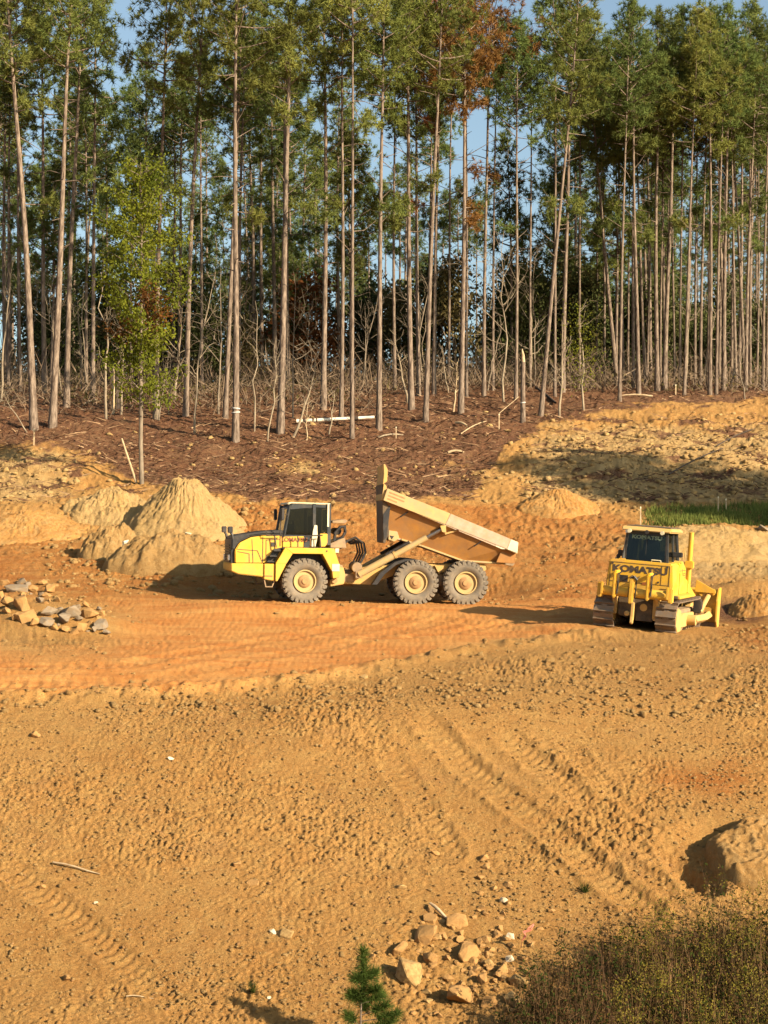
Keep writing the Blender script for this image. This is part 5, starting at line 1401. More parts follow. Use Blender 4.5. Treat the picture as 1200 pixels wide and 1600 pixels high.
# blade lift cylinders, the right one tall beside the cab
for s in (-1, 1):
    MB().tube([(s * .82, 2.10, 1.35), (s * .84, 1.95, 3.22)], .085, 12).build('lift_cylinder', M_YEL, dozer, 0, True)
    MB().box((s * .83, 2.0, 2.12), (.30, .26, .26)).build('cylinder_trunnion', M_YEL, dozer, .03)
    for k in (0, 1):
        MB().tube([(s * (.62 + .06 * k), 1.9, 1.9), (s * (.62 + .06 * k), 1.92, 2.62), (s * (.70 + .06 * k), 1.95, 2.72)], .018, 6).build('hydraulic_pipe', M_YELD, dozer, 0, True)
    MB().tube([(s * .83, 2.13, 1.35), (s * .80, 2.75, .75)], .05, 10).build('lift_rod', M_CHROME, dozer, 0, True)
    # push arms outside the tracks, braces and blade tilt strut
    MB().tube([(s * 1.52, -.05, .42), (s * 1.54, 1.6, .40), (s * 1.50, 2.62, .46)], .15, 4).build('push_arm', M_YELD, dozer, .02)
    MB().lathe([(.17, -.16), (.17, .16)], (s * 1.45, -.05, .42), 14, 'x').build('arm_trunnion', M_YELD, dozer, 0, True)
    MB().tube([(s * 1.50, .95, .62), (s * 1.45, 2.62, 1.12)], .085, 10).build('brace_cylinder', M_YELD, dozer, 0, True)
    MB().box((s * 1.42, 1.05, .80), (.26, .34, .42)).build('arm_block', M_BLACK, dozer, .03)
    MB().prism([(.95, 1.23), (2.4, 1.02), (2.4, 1.10), (.95, 1.58)], *sorted((s * .55, s * 1.05)), 'x').build('front_fender', M_YEL, dozer, .02)
# blade: curved mouldboard with back ribs and end plates
n = 8
prof = [(2.78 + .34 * (math.cos((t - .42) * 1.9) - 1) * -1.0, .10 + 1.22 * t) for t in np.linspace(0, 1, n)]
back = [(a - .07, b) for a, b in prof]
m = MB()
for i in range(n - 1):
    m.prism([prof[i], prof[i + 1], back[i + 1], back[i]], -1.74, 1.74, 'x')
m.build('blade', M_YEL, dozer)
MB().prism([(2.72, .02), (2.92, .0), (2.92, .16), (2.74, .2)], -1.78, 1.78, 'x').build('cutting_edge', M_SHOE, dozer, .01)
for s in (-1, 1):
    MB().prism([(2.52, .24), (2.70, .02), (3.00, .05), (3.00, 1.40), (2.66, 1.38), (2.48, .95)], *sorted((s * 1.74, s * 1.80)), 'x').build('blade_end', M_YEL, dozer, .01)
for x in (-1.30, -.62, .62, 1.30):
    MB().prism([(2.46, .30), (2.74, .20), (2.74, 1.28), (2.55, 1.20)], x - .05, x + .05, 'x').build('blade_rib', M_YELD, dozer, .012)
MB().box((0, 2.60, .62), (3.2, .14, .18)).box((0, 2.62, 1.20), (3.3, .14, .14)).build('blade_beam', M_YEL, dozer, .02)
MB().prism([(1.0, 1.20), (1.70, 1.20), (1.70, 1.30), (1.02, 1.62)], 2.45, 2.53).build('blade_gusset', M_YEL, dozer, .01)

# hoses, seams, vents and grime plates that break the yellow up
for (x, z0, z1) in ((-.56, 1.20, 1.82), (.52, 1.20, 1.82), (-.20, 1.1, 1.72), (.02, 1.1, 1.70)):
    MB().tube([(x, BY - .14, z0), (x + .03, BY - .22, (z0 + z1) / 2), (x, BY - .02, z1), (x - .02, RY + .05, z1 + .05)], .022, 6).build('hydraulic_hose', M_BLACK, dozer, 0, True)
for (x0, x1, z0, z1) in ((-.96, .96, 2.15, 2.165), (-.96, .96, 1.535, 1.55), (-.97, -.955, 1.2, 2.15), (.955, .97, 1.2, 2.15), (.70, .712, 1.55, 2.15)):
    MB().box(((x0 + x1) / 2, RY - .003, (z0 + z1) / 2), (x1 - x0, .012, z1 - z0)).build('panel_seam', M_TXT, dozer)
for k in range(5):
    MB().box((.80, RY - .004, 1.24 + .045 * k), (.22, .012, .016)).build('vent_slot', M_BLACK, dozer)
for (y0, y1, z0, z1) in ((-.42, .52, 1.60, 1.615), (.05, .065, 1.28, 2.05), (-.42, .52, 1.98, 1.995)):
    MB().box((1.021, (y0 + y1) / 2, (z0 + z1) / 2), (.012, y1 - y0, z1 - z0)).build('panel_seam', M_TXT, dozer)
for k in range(4):
    MB().box((1.022, .30, 1.70 + .06 * k), (.012, .32, .022)).build('vent_slot', M_BLACK, dozer)
for s in (-1, 1):
    for k in range(3):
        MB().box((s * 1.245, -1.35 + .9 * k, .40), (.03, .07, .50)).build('guard_rib', M_MUDST, dozer, .008)
    MB().box((s * .98, -1.50, 1.185), (.60, .20, .10)).build('mud_flap', M_DARKST, dozer, .02)
MB().tube([(.93, -1.2, 1.24), (.93, -1.2, 2.1), (.80, -1.0, 2.2)], .02, 6).build('grab_rail', M_BLACK, dozer, 0, True)
MB().tube([(-.90, -1.3, 1.24), (-.92, -1.2, 2.3)], .02, 6).build('grab_rail', M_BLACK, dozer, 0, True)
MB().box((CX + .02, -.3, 3.345), (1.45, 1.45, .05)).build('roof_plate', M_DARKST, dozer, .015)

# ================================================================== dirt heaps, rocks, clods, weeds, small things
M_SOIL_T = soil_material('mound soil', False, (0.412, 0.220, 0.069), (0.40, 0.225, 0.075))
def heap(px, py, rx, ry, rot, h, pw, seed, mat, label, steep=0.0, lumps=0.16, fine=0.6):
    c = at(px, py)
    nr_, na = 64, 190
    rr_ = np.linspace(0, 1.18, nr_)[:, None]; aa = np.linspace(0, 2 * math.pi, na, endpoint=False)[None, :]
    lx = rr_ * np.cos(aa) * rx; ly = rr_ * np.sin(aa) * ry
    X = c.x + lx * math.cos(rot) - ly * math.sin(rot); Y = c.y + lx * math.sin(rot) + ly * math.cos(rot)
    wob = 0.16 * fbm(X / (0.5 * rx) + seed, Y / (0.5 * ry), 3, seed)
    d = np.clip(rr_ * (1 + wob), 0, 1.3)
    prof_ = np.clip(1 - d, 0, 1) ** pw
    if steep: prof_ = np.minimum(1, prof_ * (1 + steep)) * (1 - 0.15 * d)
    tip = 1 - 0.12 * np.exp(-(d / .12) ** 2)
    gully = np.abs(fbm(aa * rx * 2.2 + 1.5 * fbm(X, Y, 2, seed), rr_ * 2.6 + seed, 2, seed + 3))
    rough_ = lumps * fbm(X / .7, Y / .7, 4, seed + 5) + fine * 0.07 * (1 - np.abs(gnoise(X / .22, Y / .22, seed + 7)) * 2) + fine * 0.05 * gnoise(X / .1, Y / .1, seed + 9)
    on = sstep(1.12, .85, d)
    Z = G(X, Y) + h * prof_ * tip + on * rough_ * min(1, .5 + h * .4) - 0.25 * on * gully * h * .35 * np.clip(d * (1 - d) * 4, 0, 1) - 0.45 * sstep(.93, 1.15, rr_)
    Vx = np.stack([X, Y, Z], -1).reshape(-1, 3)
    i = np.arange(nr_ * na).reshape(nr_, na)
    Qx = np.stack([i[:-1], np.roll(i, -1, 1)[:-1], np.roll(i, -1, 1)[1:], i[1:]], -1).reshape(-1, 4)
    Vx -= np.array(c)
    o = arr_obj('dirt_heap', Vx, Qx[:, ::-1], mat, smooth=True)
    o.location = c
    tag(o, label, 'dirt heap')
    def top(x, y):
        k = np.argmin((Vx[:, 0] + c.x - x) ** 2 + (Vx[:, 1] + c.y - y) ** 2); return float(Vx[k, 2] + c.z)
    return o, top
heap(288, 826, 2.75, 2.5, 0, 2.4, 1.0, 1, M_PILE, 'tallest pale cone-shaped dirt heap left of the dump truck', 0, .27, .8)
_, RIDGE = heap(268, 890, 2.7, 1.35, R(3), 1.35, 0.5, 2, M_CLOD, 'low steep-faced dirt heap in front of the tall cone, partly in the truck shadow', 0.25, .36)
heap(178, 868, 1.5, 1.2, R(8), 1.2, 0.6, 7, M_CLOD, 'small steep dirt heap at the left end of the steep-faced one', 0.2, .42)
heap(176, 808, 2.3, 1.7, R(-12), 1.35, 0.9, 3, M_PILE, 'shaded dirt heap just left of the tall cone', 0, .34, .8)
heap(34, 834, 2.9, 1.7, R(4), 0.85, 0.8, 4, M_PILE_O, 'broad low orange dirt heap at the far left edge')
heap(872, 797, 1.95, 1.6, 0, 1.0, 0.8, 5, M_PILE_O, 'small rounded orange mound at the foot of the yellow slope')
heap(1130, 862, 4.4, 1.5, R(2), 0.9, 0.7, 6, M_PILE, 'long low pale bank of clods right behind the bulldozer', 0.1, .25)
heap(1206, 1342, 1.3, 1.15, R(-6), 0.34, 0.42, 8, M_SOIL_T, 'flat-topped dirt mound at the right edge with a crescent shadow', 0.7, .2, .8)
heap(1195, 952, 1.3, .9, 0, 0.62, 0.7, 9, M_PILE_O, 'little dirt heap at the right edge beside the blade')

# ---- rocks
M_ROCKG = surf('grey rock', (0.175, 0.15, 0.118), (0.09, 0.08, 0.068), scale=3.0, rough=0.9, dust=(0.25, 0.16, 0.075), dust_amt=0.5, dust_scale=3, bump=0.02, bump_scale=9, spec=.2)
M_ROCKT = surf('tan rock', (0.22, 0.135, 0.055), (0.14, 0.082, 0.034), scale=6.0, rough=0.92, dust=(0.33, 0.18, 0.062), dust_amt=0.8, dust_scale=4, bump=0.02, bump_scale=12, spec=.2)
M_ROCKP = surf('pale rock', (0.34, 0.225, 0.09), (0.22, 0.125, 0.045), scale=7.0, rough=0.9, bump=0.015, bump_scale=14, spec=.2)
M_ROCKW = surf('white stone', (0.55, 0.48, 0.36), (0.44, 0.34, 0.2), scale=6.0, rough=0.85, spec=.2)
def rock_mesh(seed, n=15):
    r_ = random.Random(seed); bm = bmesh.new()
    for k in range(n):
        v = Vector((r_.gauss(0, 1), r_.gauss(0, 1), r_.gauss(0, 1))).normalized()
        m_ = max(abs(v.x), abs(v.y), abs(v.z))
        v = v * (0.55 + .45 / m_ * .75) * r_.uniform(.42, .55)
        bm.verts.new(v)
    ret = bmesh.ops.convex_hull(bm, input=bm.verts)
    bmesh.ops.delete(bm, geom=[v for v in bm.verts if not v.link_faces], context='VERTS')
    bmesh.ops.bevel(bm, geom=list(bm.edges), offset=.025, segments=1, affect='EDGES', clamp_overlap=True)
    bmesh.ops.triangulate(bm, faces=bm.faces)
    bmesh.ops.subdivide_edges(bm, edges=bm.edges, cuts=1, use_grid_fill=True)
    for v in bm.verts:
        v.co += Vector(v.co).normalized() * (mnoise.noise(v.co * 3.1 + Vector((seed, 0, 0))) * .045 + mnoise.noise(v.co * 8.0) * .02)
    me = bpy.data.meshes.new('rock'); bm.to_mesh(me); bm.free(); return me
ROCKS = {}
for mk, m in (('g', M_ROCKG), ('t', M_ROCKT), ('p', M_ROCKP), ('w', M_ROCKW)):
    ROCKS[mk] = []
    for k in range(5):
        me = rock_mesh(40 + k); me.materials.append(m); ROCKS[mk].append(me)
def rock(px, py, wpx, mk, label, group=None, lift=0.0, flat=.7, var=None):
    p = ground_at(px, py); s = wpx / F * p.y
    me = random.choice(ROCKS[mk]) if var is None else ROCKS[mk][var]
    o = link(bpy.data.objects.new('rock', me))
    sc = (s * random.uniform(.95, 1.15), s * random.uniform(.75, 1.1), s * flat * random.uniform(.85, 1.1))
    o.scale = sc
    o.location = (p.x, p.y, p.z + sc[2] * .10 + lift)
    o.rotation_euler = (random.uniform(-.4, .4), random.uniform(-.4, .4), random.uniform(0, 6.28))
    tag(o, label, 'rock', group)
    return o
def RZ(a, b): return a / 2.857, 700 + b / 2.857
GRUB = 'rocks of the rubble pile at the left'
for (a, b, w, mk, lab) in [(75, 645, 115, 'g', 'large grey slab at the top left of the rubble pile'), (110, 712, 130, 't', 'broad tan boulder in the middle of the rubble pile'), (120, 770, 115, 't', 'tan boulder low in the middle of the rubble pile'),
                           (310, 752, 105, 'g', 'flat pale grey slab tilted over a dark hollow in the rubble pile'), (272, 782, 95, 'g', 'grey slanted rock below the tilted slab in the rubble pile'), (402, 755, 95, 't', 'upright tan rock near the right end of the rubble pile'),
                           (445, 805, 95, 'g', 'jagged grey rock at the right end of the rubble pile'), (215, 745, 85, 'g', 'narrow dark grey rock standing in the rubble pile'), (215, 648, 70, 't', 'tan rock at the top right of the rubble pile'), (205, 795, 85, 'g', 'leaning grey wedge at the bottom of the rubble pile')]:
    x, y = RZ(a, b); rock(x, y, w / 2.857 * 1.05, mk, lab, GRUB, .05, .7)
for (a, b, w, mk) in [(150, 640, 65, 't'), (190, 612, 45, 't'), (40, 705, 85, 't'), (262, 738, 60, 'g'), (352, 775, 42, 'g'), (362, 815, 75, 't'), (330, 835, 55, 't'), (475, 832, 42, 'g'), (155, 800, 60, 't'), (18, 612, 55, 't'), (8, 668, 60, 't'), (70, 770, 60, 't'),
                      (290, 820, 50, 't'), (245, 815, 46, 't'), (415, 820, 50, 'g'), (180, 690, 55, 'g'), (385, 712, 40, 't'), (340, 720, 48, 'g'), (30, 740, 50, 't'), (455, 750, 46, 't'), (-30, 640, 80, 't'), (-25, 700, 70, 'g'), (95, 610, 60, 'g'), (255, 690, 40, 't')]:
    x, y = RZ(a, b); rock(x, y, w / 2.857 * .98, mk, 'smaller angular rock lying among the slabs of the rubble pile', 'small rocks of the rubble pile', .05, .8)
for k in range(46):
    a, b = random.uniform(-20, 500), random.uniform(600, 860)
    if b < 560 + a * .35 or b > 760 + a * .22: continue
    x, y = RZ(a, b); rock(x, y, random.uniform(7, 17), random.choice('gtt'), 'small broken stone half buried around the rubble pile', 'broken stones round the rubble pile', .0, .7)
def RF(a, b): return 500 + a / 3.43, 1300 + b / 3.43
for (a, b, w, mk, lab, fl) in [(500, 785, 165, 'p', 'big pale cream boulder right of the little pine', .8), (565, 570, 135, 't', 'tan streaked slab with a black shadow above the cream boulder', .7), (765, 905, 175, 't', 'broad sandy boulder low between the little pine and the weeds', .6),
                               (808, 668, 130, 't', 'tan triangular rock right of the cream boulder', .7), (745, 500, 110, 't', 'rounded tan rock near the top of the scattered stones', .7), (420, 635, 100, 't', 'flat sandy rock above left of the cream boulder', .6),
                               (592, 685, 85, 't', 'small tan rock right above the cream boulder', .7), (590, 480, 70, 't', 'upright tan stone above the streaked slab', .9), (965, 755, 95, 't', 'tan rock at the edge of the weeds', .8),
                               (1062, 810, 100, 'p', 'pinkish rock half under the weeds', .8), (1045, 925, 100, 'p', 'pale rounded rock at the foot of the weeds', .9), (865, 810, 65, 't', 'small blocky rock between the sandy boulder and the weeds', .8),
                               (905, 715, 55, 'p', 'small pale stone left of the weeds', .8), (985, 372, 50, 'w', 'whitish stone at the upper right of the scattered stones', .8), (1020, 570, 48, 'w', 'white stone beside the pink ribbon', .8),
                               (905, 940, 95, 't', 'brown rock beside the shadow under the weeds', .8), (1015, 690, 45, 'w', 'small white stone under the edge of the weeds', .8)]:
    x, y = RF(a, b); rock(x, y, w / 3.43 * 1.28, mk, lab, 'scattered stones at the foot of the slope', .02, fl)
for k in range(110):
    a, b = random.gauss(800, 170), random.gauss(640, 200)
    x, y = RF(a, b); rock(x, min(y, 1590), random.uniform(9, 22), random.choice('ttttp'), 'little tan stone lying among the scattered boulders near the weeds', 'little stones near the weeds', .0, .7)
for (x, y, w, mk, lab) in [(56, 1150, 22, 't', 'lone tan rock on the slope at the left edge'), (66, 1386, 15, 't', 'small lone stone casting a shadow low on the left slope'), (106, 1530, 20, 't', 'lone brown stone near the bottom left corner'),
                           (446, 1462, 34, 'p', 'pale flat rock on the slope left of the little pine'), (427, 1456, 16, 'w', 'bright white stone touching the pale flat rock'), (267, 1187, 12, 'w', 'single white stone on the middle of the left slope'),
                           (370, 1352, 20, 't', 'rounded clod-like stone above the pale flat rock'), (395, 1382, 24, 't', 'half-buried stone below the rounded one'), (1192, 830, 22, 'g', 'grey boulder on the bank at the right edge'),
                           (568, 1060, 16, 'p', 'cream stone on the crest of the slope'), (420, 1561, 9, 'w', 'tiny white stone left of the little pine'), (150, 1412, 9, 'w', 'tiny white stone low on the left slope')]:
    rock(x, y, w, mk, lab)
for (dx, dy, w, lab) in [(-1.75, .35, .50, 'pale flat rock on top of the low steep-faced heap'), (-2.05, .55, .32, 'smaller pale rock at the left shoulder of the steep-faced heap'), (.6, .25, .3, 'pale rock on the crest of the steep-faced heap beside the truck')]:
    c = at(268, 890); o = rock(268, 890, 20, 'w', lab)
    o.location = (c.x + dx, c.y + dy, RIDGE(c.x + dx, c.y + dy) + .08); o.scale = (w, w * .8, w * .5)

# ---- loose clods (uncountable)
def ico():
    t = (1 + 5 ** .5) / 2
    v = np.array([(-1, t, 0), (1, t, 0), (-1, -t, 0), (1, -t, 0), (0, -1, t), (0, 1, t), (0, -1, -t), (0, 1, -t), (t, 0, -1), (t, 0, 1), (-t, 0, -1), (-t, 0, 1)], float)
    f = np.array([(0, 11, 5), (0, 5, 1), (0, 1, 7), (0, 7, 10), (0, 10, 11), (1, 5, 9), (5, 11, 4), (11, 10, 2), (10, 7, 6), (7, 1, 8), (3, 9, 4), (3, 4, 2), (3, 2, 6), (3, 6, 8), (3, 8, 9), (4, 9, 5), (2, 4, 11), (6, 2, 10), (8, 6, 7), (9, 8, 1)])
    return unit(v), f
IV, IF = ico()
def clods(name, n, rows, size, mat, seed, cond, xr=(-40, 1240), xb=None):
    g = np.random.default_rng(seed)
    px = g.uniform(*xr, n); py = g.uniform(*rows, n)
    Y = np.interp(py, np.append(_Pr, 1800), np.append(_Yr, 19.5)); X = (px - 600) / F * Y
    keep = cond(X, Y, px, py, g.random(n))
    X, Y, px = X[keep], Y[keep], px[keep]; n = len(X)
    s = size[0] + (size[1] - size[0]) * g.random(n) ** 3.2
    Rm = g.normal(size=(n, 12, 3)) * .16
    sc = s[:, None] * np.stack([0.8 + .5 * g.random(n), 0.8 + .5 * g.random(n), .5 + .4 * g.random(n)], -1)
    az = g.random(n) * 6.28; c, s_ = np.cos(az), np.sin(az)
    Q_ = (IV[None] * (1 + g.normal(size=(n, 12, 1)) * .22) + Rm * .6) * sc[:, None, :]
    Vx = np.stack([Q_[..., 0] * c[:, None] - Q_[..., 1] * s_[:, None], Q_[..., 0] * s_[:, None] + Q_[..., 1] * c[:, None], Q_[..., 2]], -1)
    Vx += np.stack([X, Y, gz(X, Y) + sc[:, 2] * .15], -1)[:, None, :]
    Fx = (IF[None] + (np.arange(n) * 12)[:, None, None]).reshape(-1, 3)
    tag(arr_obj(name, Vx.reshape(-1, 3), Fx, mat), kind='stuff')
def c_slope(X, Y, px, py, r):
    lit, road, pale, sm = zones(X, Y, px, py)
    d = 0.30 + 0.9 * sstep(-.25, .45, fbm(X / 3.0, Y / 3.0, 3, 51))
    d = np.where((py > 1060) & (py < 1150), d + .35, d)
    return r < d * (1 - .93 * sm)
clods('dirt_clods', 32000, (1040, 1760), (0.008, 0.050), M_CLOD, 5, c_slope)
clods('dirt_clods', 8000, (800, 1120), (0.02, 0.10), M_CLOD, 6, lambda X, Y, px, py, r: c_slope(X, Y, px, py, r) & ~((px > 880) & (px < 1130) & (py > 930) & (py < 1010)))
clods('slope_clods', 6500, (640, 800), (0.04, 0.19), M_PILE, 8, lambda X, Y, px, py, r: r < zones(X, Y, px, py)[2] * .9 + .06)
clods('heap_clods', 900, (800, 925), (0.03, 0.20), M_CLOD, 12, lambda X, Y, px, py, r: r < .9, (70, 420))
clods('dark_clods', 3500, (1050, 1700), (0.010, 0.045), surf('damp clods', (0.22, 0.125, 0.05), (0.15, 0.08, 0.035), rough=.95, spec=.1), 9, c_slope)

# ---- sticks on the near slope
for (x0, y0, x1, y1, r, lab) in [(83, 1350, 156, 1367, .022, 'thin bare stick lying on the left slope'), (672, 1418, 700, 1440, .035, 'short weathered stick standing out of the scattered stones'), (197, 1562, 240, 1562, .012, 'short thin twig lying near the bottom left')]:
    a = ground_at(x0, y0); b = ground_at(x1, y1)
    q = [a.lerp(b, t) + Vector((0, 0, r + .02 + .02 * math.sin(t * 5))) for t in np.linspace(0, 1, 5)]
    solid('stick', q, [r, r, r * .9, r * .8, r * .5], M_WOOD, lab, 'stick', None, 6)

# ---- survey stakes
def stake(px, py, hpx, label, lean=0.0, flag=None, w=.05):
    p = ground_at(px, py); h = hpx / F * p.y
    o = empty('survey_stake', p); o.rotation_euler = (0, lean, 0); tag(o, label, 'stake')
    MB().box((0, 0, h / 2 - .1), (w, .025, h + .2)).build('stake', M_WOOD, o)
    MB().box((0, -.002, h - .04), (w + .006, .03, .08)).build('stake_top', M_CREAM if not flag else flag, o)
stake(1001, 824, 30, 'wooden survey stake at the left end of the grass strip')
stake(1122, 804, 28, 'wooden survey stake standing in the shaded grass, the left of two', .02)
stake(1135, 803, 24, 'wooden survey stake standing in the shaded grass, the right of two', -.03)
stake(53, 699, 26, 'wooden survey stake at the foot of the leftmost thick dark pine', .02, M_CREAM, .07)
stake(780, 671, 24, 'pale wooden stake joined to a slanting lath below the open stand', .0, None, .06)
stake(619, 686, 18, 'short wooden stake on the brown litter left of the leaning pine')
stake(1056, 618, 16, 'light wooden stake in front of the tight right stand', 0, None, .07)
a = ground_at(780, 671); b = ground_at(812, 668)
solid('slanting_lath', [a + Vector((0, 0, .85)), b + Vector((0, .5, 1.65))], [.018, .018], M_WOOD, 'thin slanting lath running from the stake to the snapped trunk', 'lath', None, 6)
# painted bands on two trunks (parts of those trees)
for key, hz, rad in ((368, 1.50, .235), (368, 1.72, .232), (0, 1.35, .155)):
    o = MB().lathe([(rad, 0), (rad - .003, .055)], (0, 0, 0), 14, 'z').build('painted_band', M_PAINT, FRONT[368] if key else SNAG, 0, True)
    o.location = (0, 0, hz); o.rotation_euler = (0, .1 if hz > 1.6 else -.1, 0)

# ---- grass strip behind the bulldozer
g = np.random.default_rng(21)
n = 9000
px = g.uniform(1000, 1260, n); py = g.uniform(797, 827, n)
Y = np.interp(py, _Pr, _Yr); X = (px - 600) / F * Y
keep = g.random(n) < sstep(1000, 1030, px) * (0.4 + .6 * sstep(-.3, .3, fbm(X / 1.5, Y / 1.5, 2, 4)))
X, Y = X[keep], Y[keep]; n = len(X)
P = np.stack([X, Y, gz(X, Y) - .02], -1)
D = unit(np.stack([g.normal(size=n) * .35, g.normal(size=n) * .35, np.ones(n)], -1))
Vx, Tx = blades(P, D, .14 + .30 * g.random(n), .035 + .03 * g.random(n), g)
tag(arr_obj('grass', Vx, Tx, leaf_mat('fresh grass', (0.19, 0.20, 0.05), (0.10, 0.13, 0.034), .35, .8, .05)), kind='stuff')

# ---- weeds in the bottom right corner
g = np.random.default_rng(31)
M_STALK = surf('straw stalks', (0.34, 0.24, 0.11), (0.22, 0.14, 0.06), scale=1.5, rough=.9, spec=.1)
M_STEM = surf('dry weed stems', (0.15, 0.088, 0.04), (0.07, 0.04, 0.022), scale=1.5, rough=.95, spec=.1)
M_WLEAF = leaf_mat('weed leaves', (0.048, 0.058, 0.013), (0.022, 0.029, 0.009), .3, 1.6, .05)
M_WLEAFB = leaf_mat('dry weed leaves', (0.105, 0.058, 0.022), (0.05, 0.03, 0.014), .3, 1.6, .05)
M_WFLOW = leaf_mat('yellow weed tops', (0.22, 0.18, 0.03), (0.13, 0.115, 0.024), .4, 1.6, .05)
nst = 2600
px = g.uniform(790, 1320, nst); Y = g.uniform(25.4, 30.4, nst)
edge = np.interp(px, [790, 840, 950, 1100, 1320], [27.6, 29.2, 30.0, 30.2, 30.4])
keep = (Y < edge - .5 * g.random(nst)) & (g.random(nst) < .35 + .75 * sstep(-.3, .3, fbm((px - 600) / F * Y / .45, Y / .6, 3, 19)))
px, Y = px[keep], Y[keep]; nst = len(px); X = (px - 600) / F * Y
H = (0.40 + 1.05 * g.random(nst) ** 1.4) * (0.95 + .75 * fbm(X / .8, Y / .8, 2, 3)) * np.interp(px, [800, 880], [.6, 1])
Z = gz(X, Y)
sv, lp, ls, lt = NB(), [], [], []
leanx, leany = g.normal(size=nst) * .16, g.normal(size=nst) * .16
base = np.stack([X, Y, Z - .05], -1); D = unit(np.stack([leanx, leany, np.ones(nst)], -1))
for rep in range(3):
    Vx, Tx = blades(base + g.normal(size=(nst, 3)) * np.array([.05, .05, 0]), unit(D + g.normal(size=(nst, 3)) * .09), H * (1.08 - .16 * rep), .013 + .008 * g.random(nst), g); sv.add(Vx, Tx)
m_ = 15
tt = g.random((nst, m_)) ** .7
LP = base[:, None, :] + D[:, None, :] * (H[:, None] * tt)[..., None] + g.normal(size=(nst, m_, 3)) * (.085 * (1.15 - tt))[..., None]
kind_ = g.random(nst)[:, None] + .25 * g.normal(size=(nst, m_)) + 0 * tt
LPf = LP.reshape(-1, 3); kf = kind_.reshape(-1)
sel = g.random(nst) < .12
ST = blades(base[sel], unit(D[sel] + g.normal(size=(sel.sum(), 3)) * .12), H[sel] * 1.2, .012 + 0 * g.random(sel.sum()), g)
# side twigs
o2 = g.integers(0, nst, nst * 4); u2 = .25 + .7 * g.random(nst * 4)
Vx, Tx = blades(base[o2] + D[o2] * (H[o2] * u2)[:, None], unit(g.normal(size=(nst * 4, 3)) * .6 + [0, 0, .9]), .10 + .22 * g.random(nst * 4), .008 + 0 * u2, g); sv.add(Vx, Tx)
weeds = empty('weeds', (float(X.mean()), float(Y.mean()), float(Z.mean()))); tag(weeds, kind='stuff')
def wpart(nm, me): o = link(bpy.data.objects.new(nm, me), weeds); o.location = -weeds.location; o['kind'] = 'stuff'
wpart('stems', sv.mesh('stems', M_STEM))
wpart('straw_stalks', arr_mesh('straw_stalks', *ST, M_STALK))
wpart('leaves', arr_mesh('leaves', *leaves_quads(LPf[kf < .52], .085, g, .3, .35), M_WLEAF))
wpart('dry_leaves', arr_mesh('dry_leaves', *leaves_quads(LPf[kf >= .52], .07, g, .4, .4), M_WLEAFB))
sel = np.where((px > 960) & (g.random(nst) < .30))[0]
FP = np.repeat(base[sel] + D[sel] * H[sel][:, None], 40, 0) + g.normal(size=(len(sel) * 40, 3)) * np.array([.07, .07, .10])
wpart('flower_heads', arr_mesh('flower_heads', *leaves_quads(FP, .04, g, 0, .5), M_WFLOW))
# a few sprigs on the slope itself
for (x, y, hh, lab) in [(395, 1552, .30, 'small straggly green weed left of the little pine'), (915, 1395, .28, 'thin green weed at the upper edge of the weed patch')]:
    p = ground_at(x, y); r_ = empty('weed', p); tag(r_, lab, 'weed')
    n = 60; P = g.normal(size=(n, 3)) * np.array([.10, .10, .05]) + np.array([0, 0, .1]); 
    Vx, Tx = blades(P * .2, unit(g.normal(size=(n, 3)) * .5 + [0, 0, .9]), hh * (.5 + .7 * g.random(n)), .012 + 0 * g.random(n), g)
    link(bpy.data.objects.new('leaves', arr_mesh('leaves', Vx, Tx, M_WLEAF)), r_)['kind'] = 'stuff'

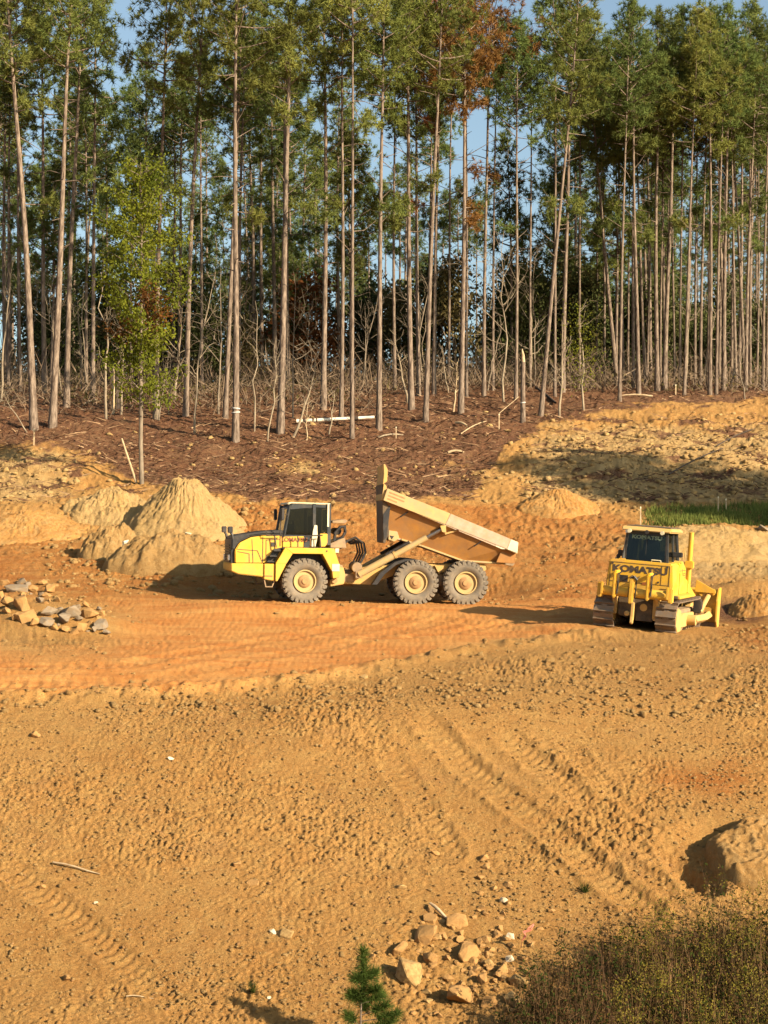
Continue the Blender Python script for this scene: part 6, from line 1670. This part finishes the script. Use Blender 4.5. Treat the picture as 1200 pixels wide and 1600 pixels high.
# ---- little pine at the bottom edge
g = np.random.default_rng(41)
p = ground_at(563, 1650)
sc_ = p.y / F
sap = empty('young_pine', p); tag(sap, 'little bright green pine seedling at the bottom edge of the slope', 'pine seedling')
hh = (1650 - 1482) * sc_
nb = NB(); nb.add(*tube_np([(0, 0, -.1), (.01, 0, hh * .4), (0.03, 0, hh * .75), (.05, 0, hh * .97)], [.018, .015, .011, .006], 6))
tufts = [((.05, 0, hh * z), (0, 0, 1), 130) for z in (.5, .55, .60, .65, .70, .75, .80, .85, .9, .95)]
for (tx, ty, tz, L0) in ((603, 1572, -.06, .30), (612, 1600, .05, .3), (543, 1592, .05, .22), (590, 1545, -.1, .2), (552, 1560, .1, .18), (575, 1610, -.12, .2), (530, 1630, .0, .2), (585, 1525, .05, .16), (556, 1530, -.06, .16), (548, 1558, .05, .18), (596, 1560, .08, .2), (620, 1585, -.04, .24), (570, 1575, .12, .2)):
    tip = np.array([(tx - 563) * sc_, tz, (1650 - ty) * sc_]); st = np.array([.01, 0, max(.05, tip[2] - L0 * .55)])
    nb.add(*tube_np([st, (st + tip) / 2 + [0, 0, -.02], tip], [.009, .007, .004], 5))
    for u in (.5, .62, .74, .86, 1.0): tufts.append((st + (tip - st) * u, unit((tip - st + [0, 0, .15])[None])[0], 95))
link(bpy.data.objects.new('trunk', nb.mesh('trunk', M_BARK, True)), sap)
PB, DB = [], []
for c, d, k in tufts:
    PB.append(np.repeat(np.array([c]), k, 0) + g.normal(size=(k, 3)) * .016); DB.append(unit(np.array([d]) * .55 + unit(g.normal(size=(k, 3))) * .85))
PB, DB = np.concatenate(PB), np.concatenate(DB)
Vx, Tx = blades(PB, DB, 0.12 + .10 * g.random(len(PB)), .010 + 0 * g.random(len(PB)), g)
link(bpy.data.objects.new('needles', arr_mesh('needles', Vx, Tx, leaf_mat('seedling needles', (0.085, 0.125, 0.026), (0.045, 0.075, 0.018), .35, 4, .03))), sap)['kind'] = 'stuff'

# ---- pink flagging ribbon caught at the edge of the weeds
M_PINK = surf('pink ribbon', (0.50, 0.15, 0.10), (0.42, 0.11, 0.08), rough=.6)
p = ground_at(822, 1492)
rb = MB()
pts = [(825, 1444), (838, 1436), (832, 1446), (816, 1450), (822, 1458), (814, 1472), (812, 1484)]
v = []
for i, (x, y) in enumerate(pts):
    q = Vector(((x - 822) / F * p.y, .05 * math.sin(i * 1.7), (1500 - y) / F * p.y))
    w_ = Vector((.012 * math.cos(i), .02 * math.sin(i * 2.1), .028)); v += [q - w_, q + w_, q + w_ + Vector((0, .003, 0)), q - w_ + Vector((0, .003, 0))]
rb.add(v, [(4 * i + a, 4 * i + (a + 1) % 4, 4 * i + 4 + (a + 1) % 4, 4 * i + 4 + a) for i in range(len(pts) - 1) for a in range(4)])
o = rb.build('flagging_ribbon', M_PINK); o.location = p; o.scale = (.8, 1, .72); tag(o, 'crumpled pink flagging ribbon caught on the left edge of the weeds', 'ribbon')
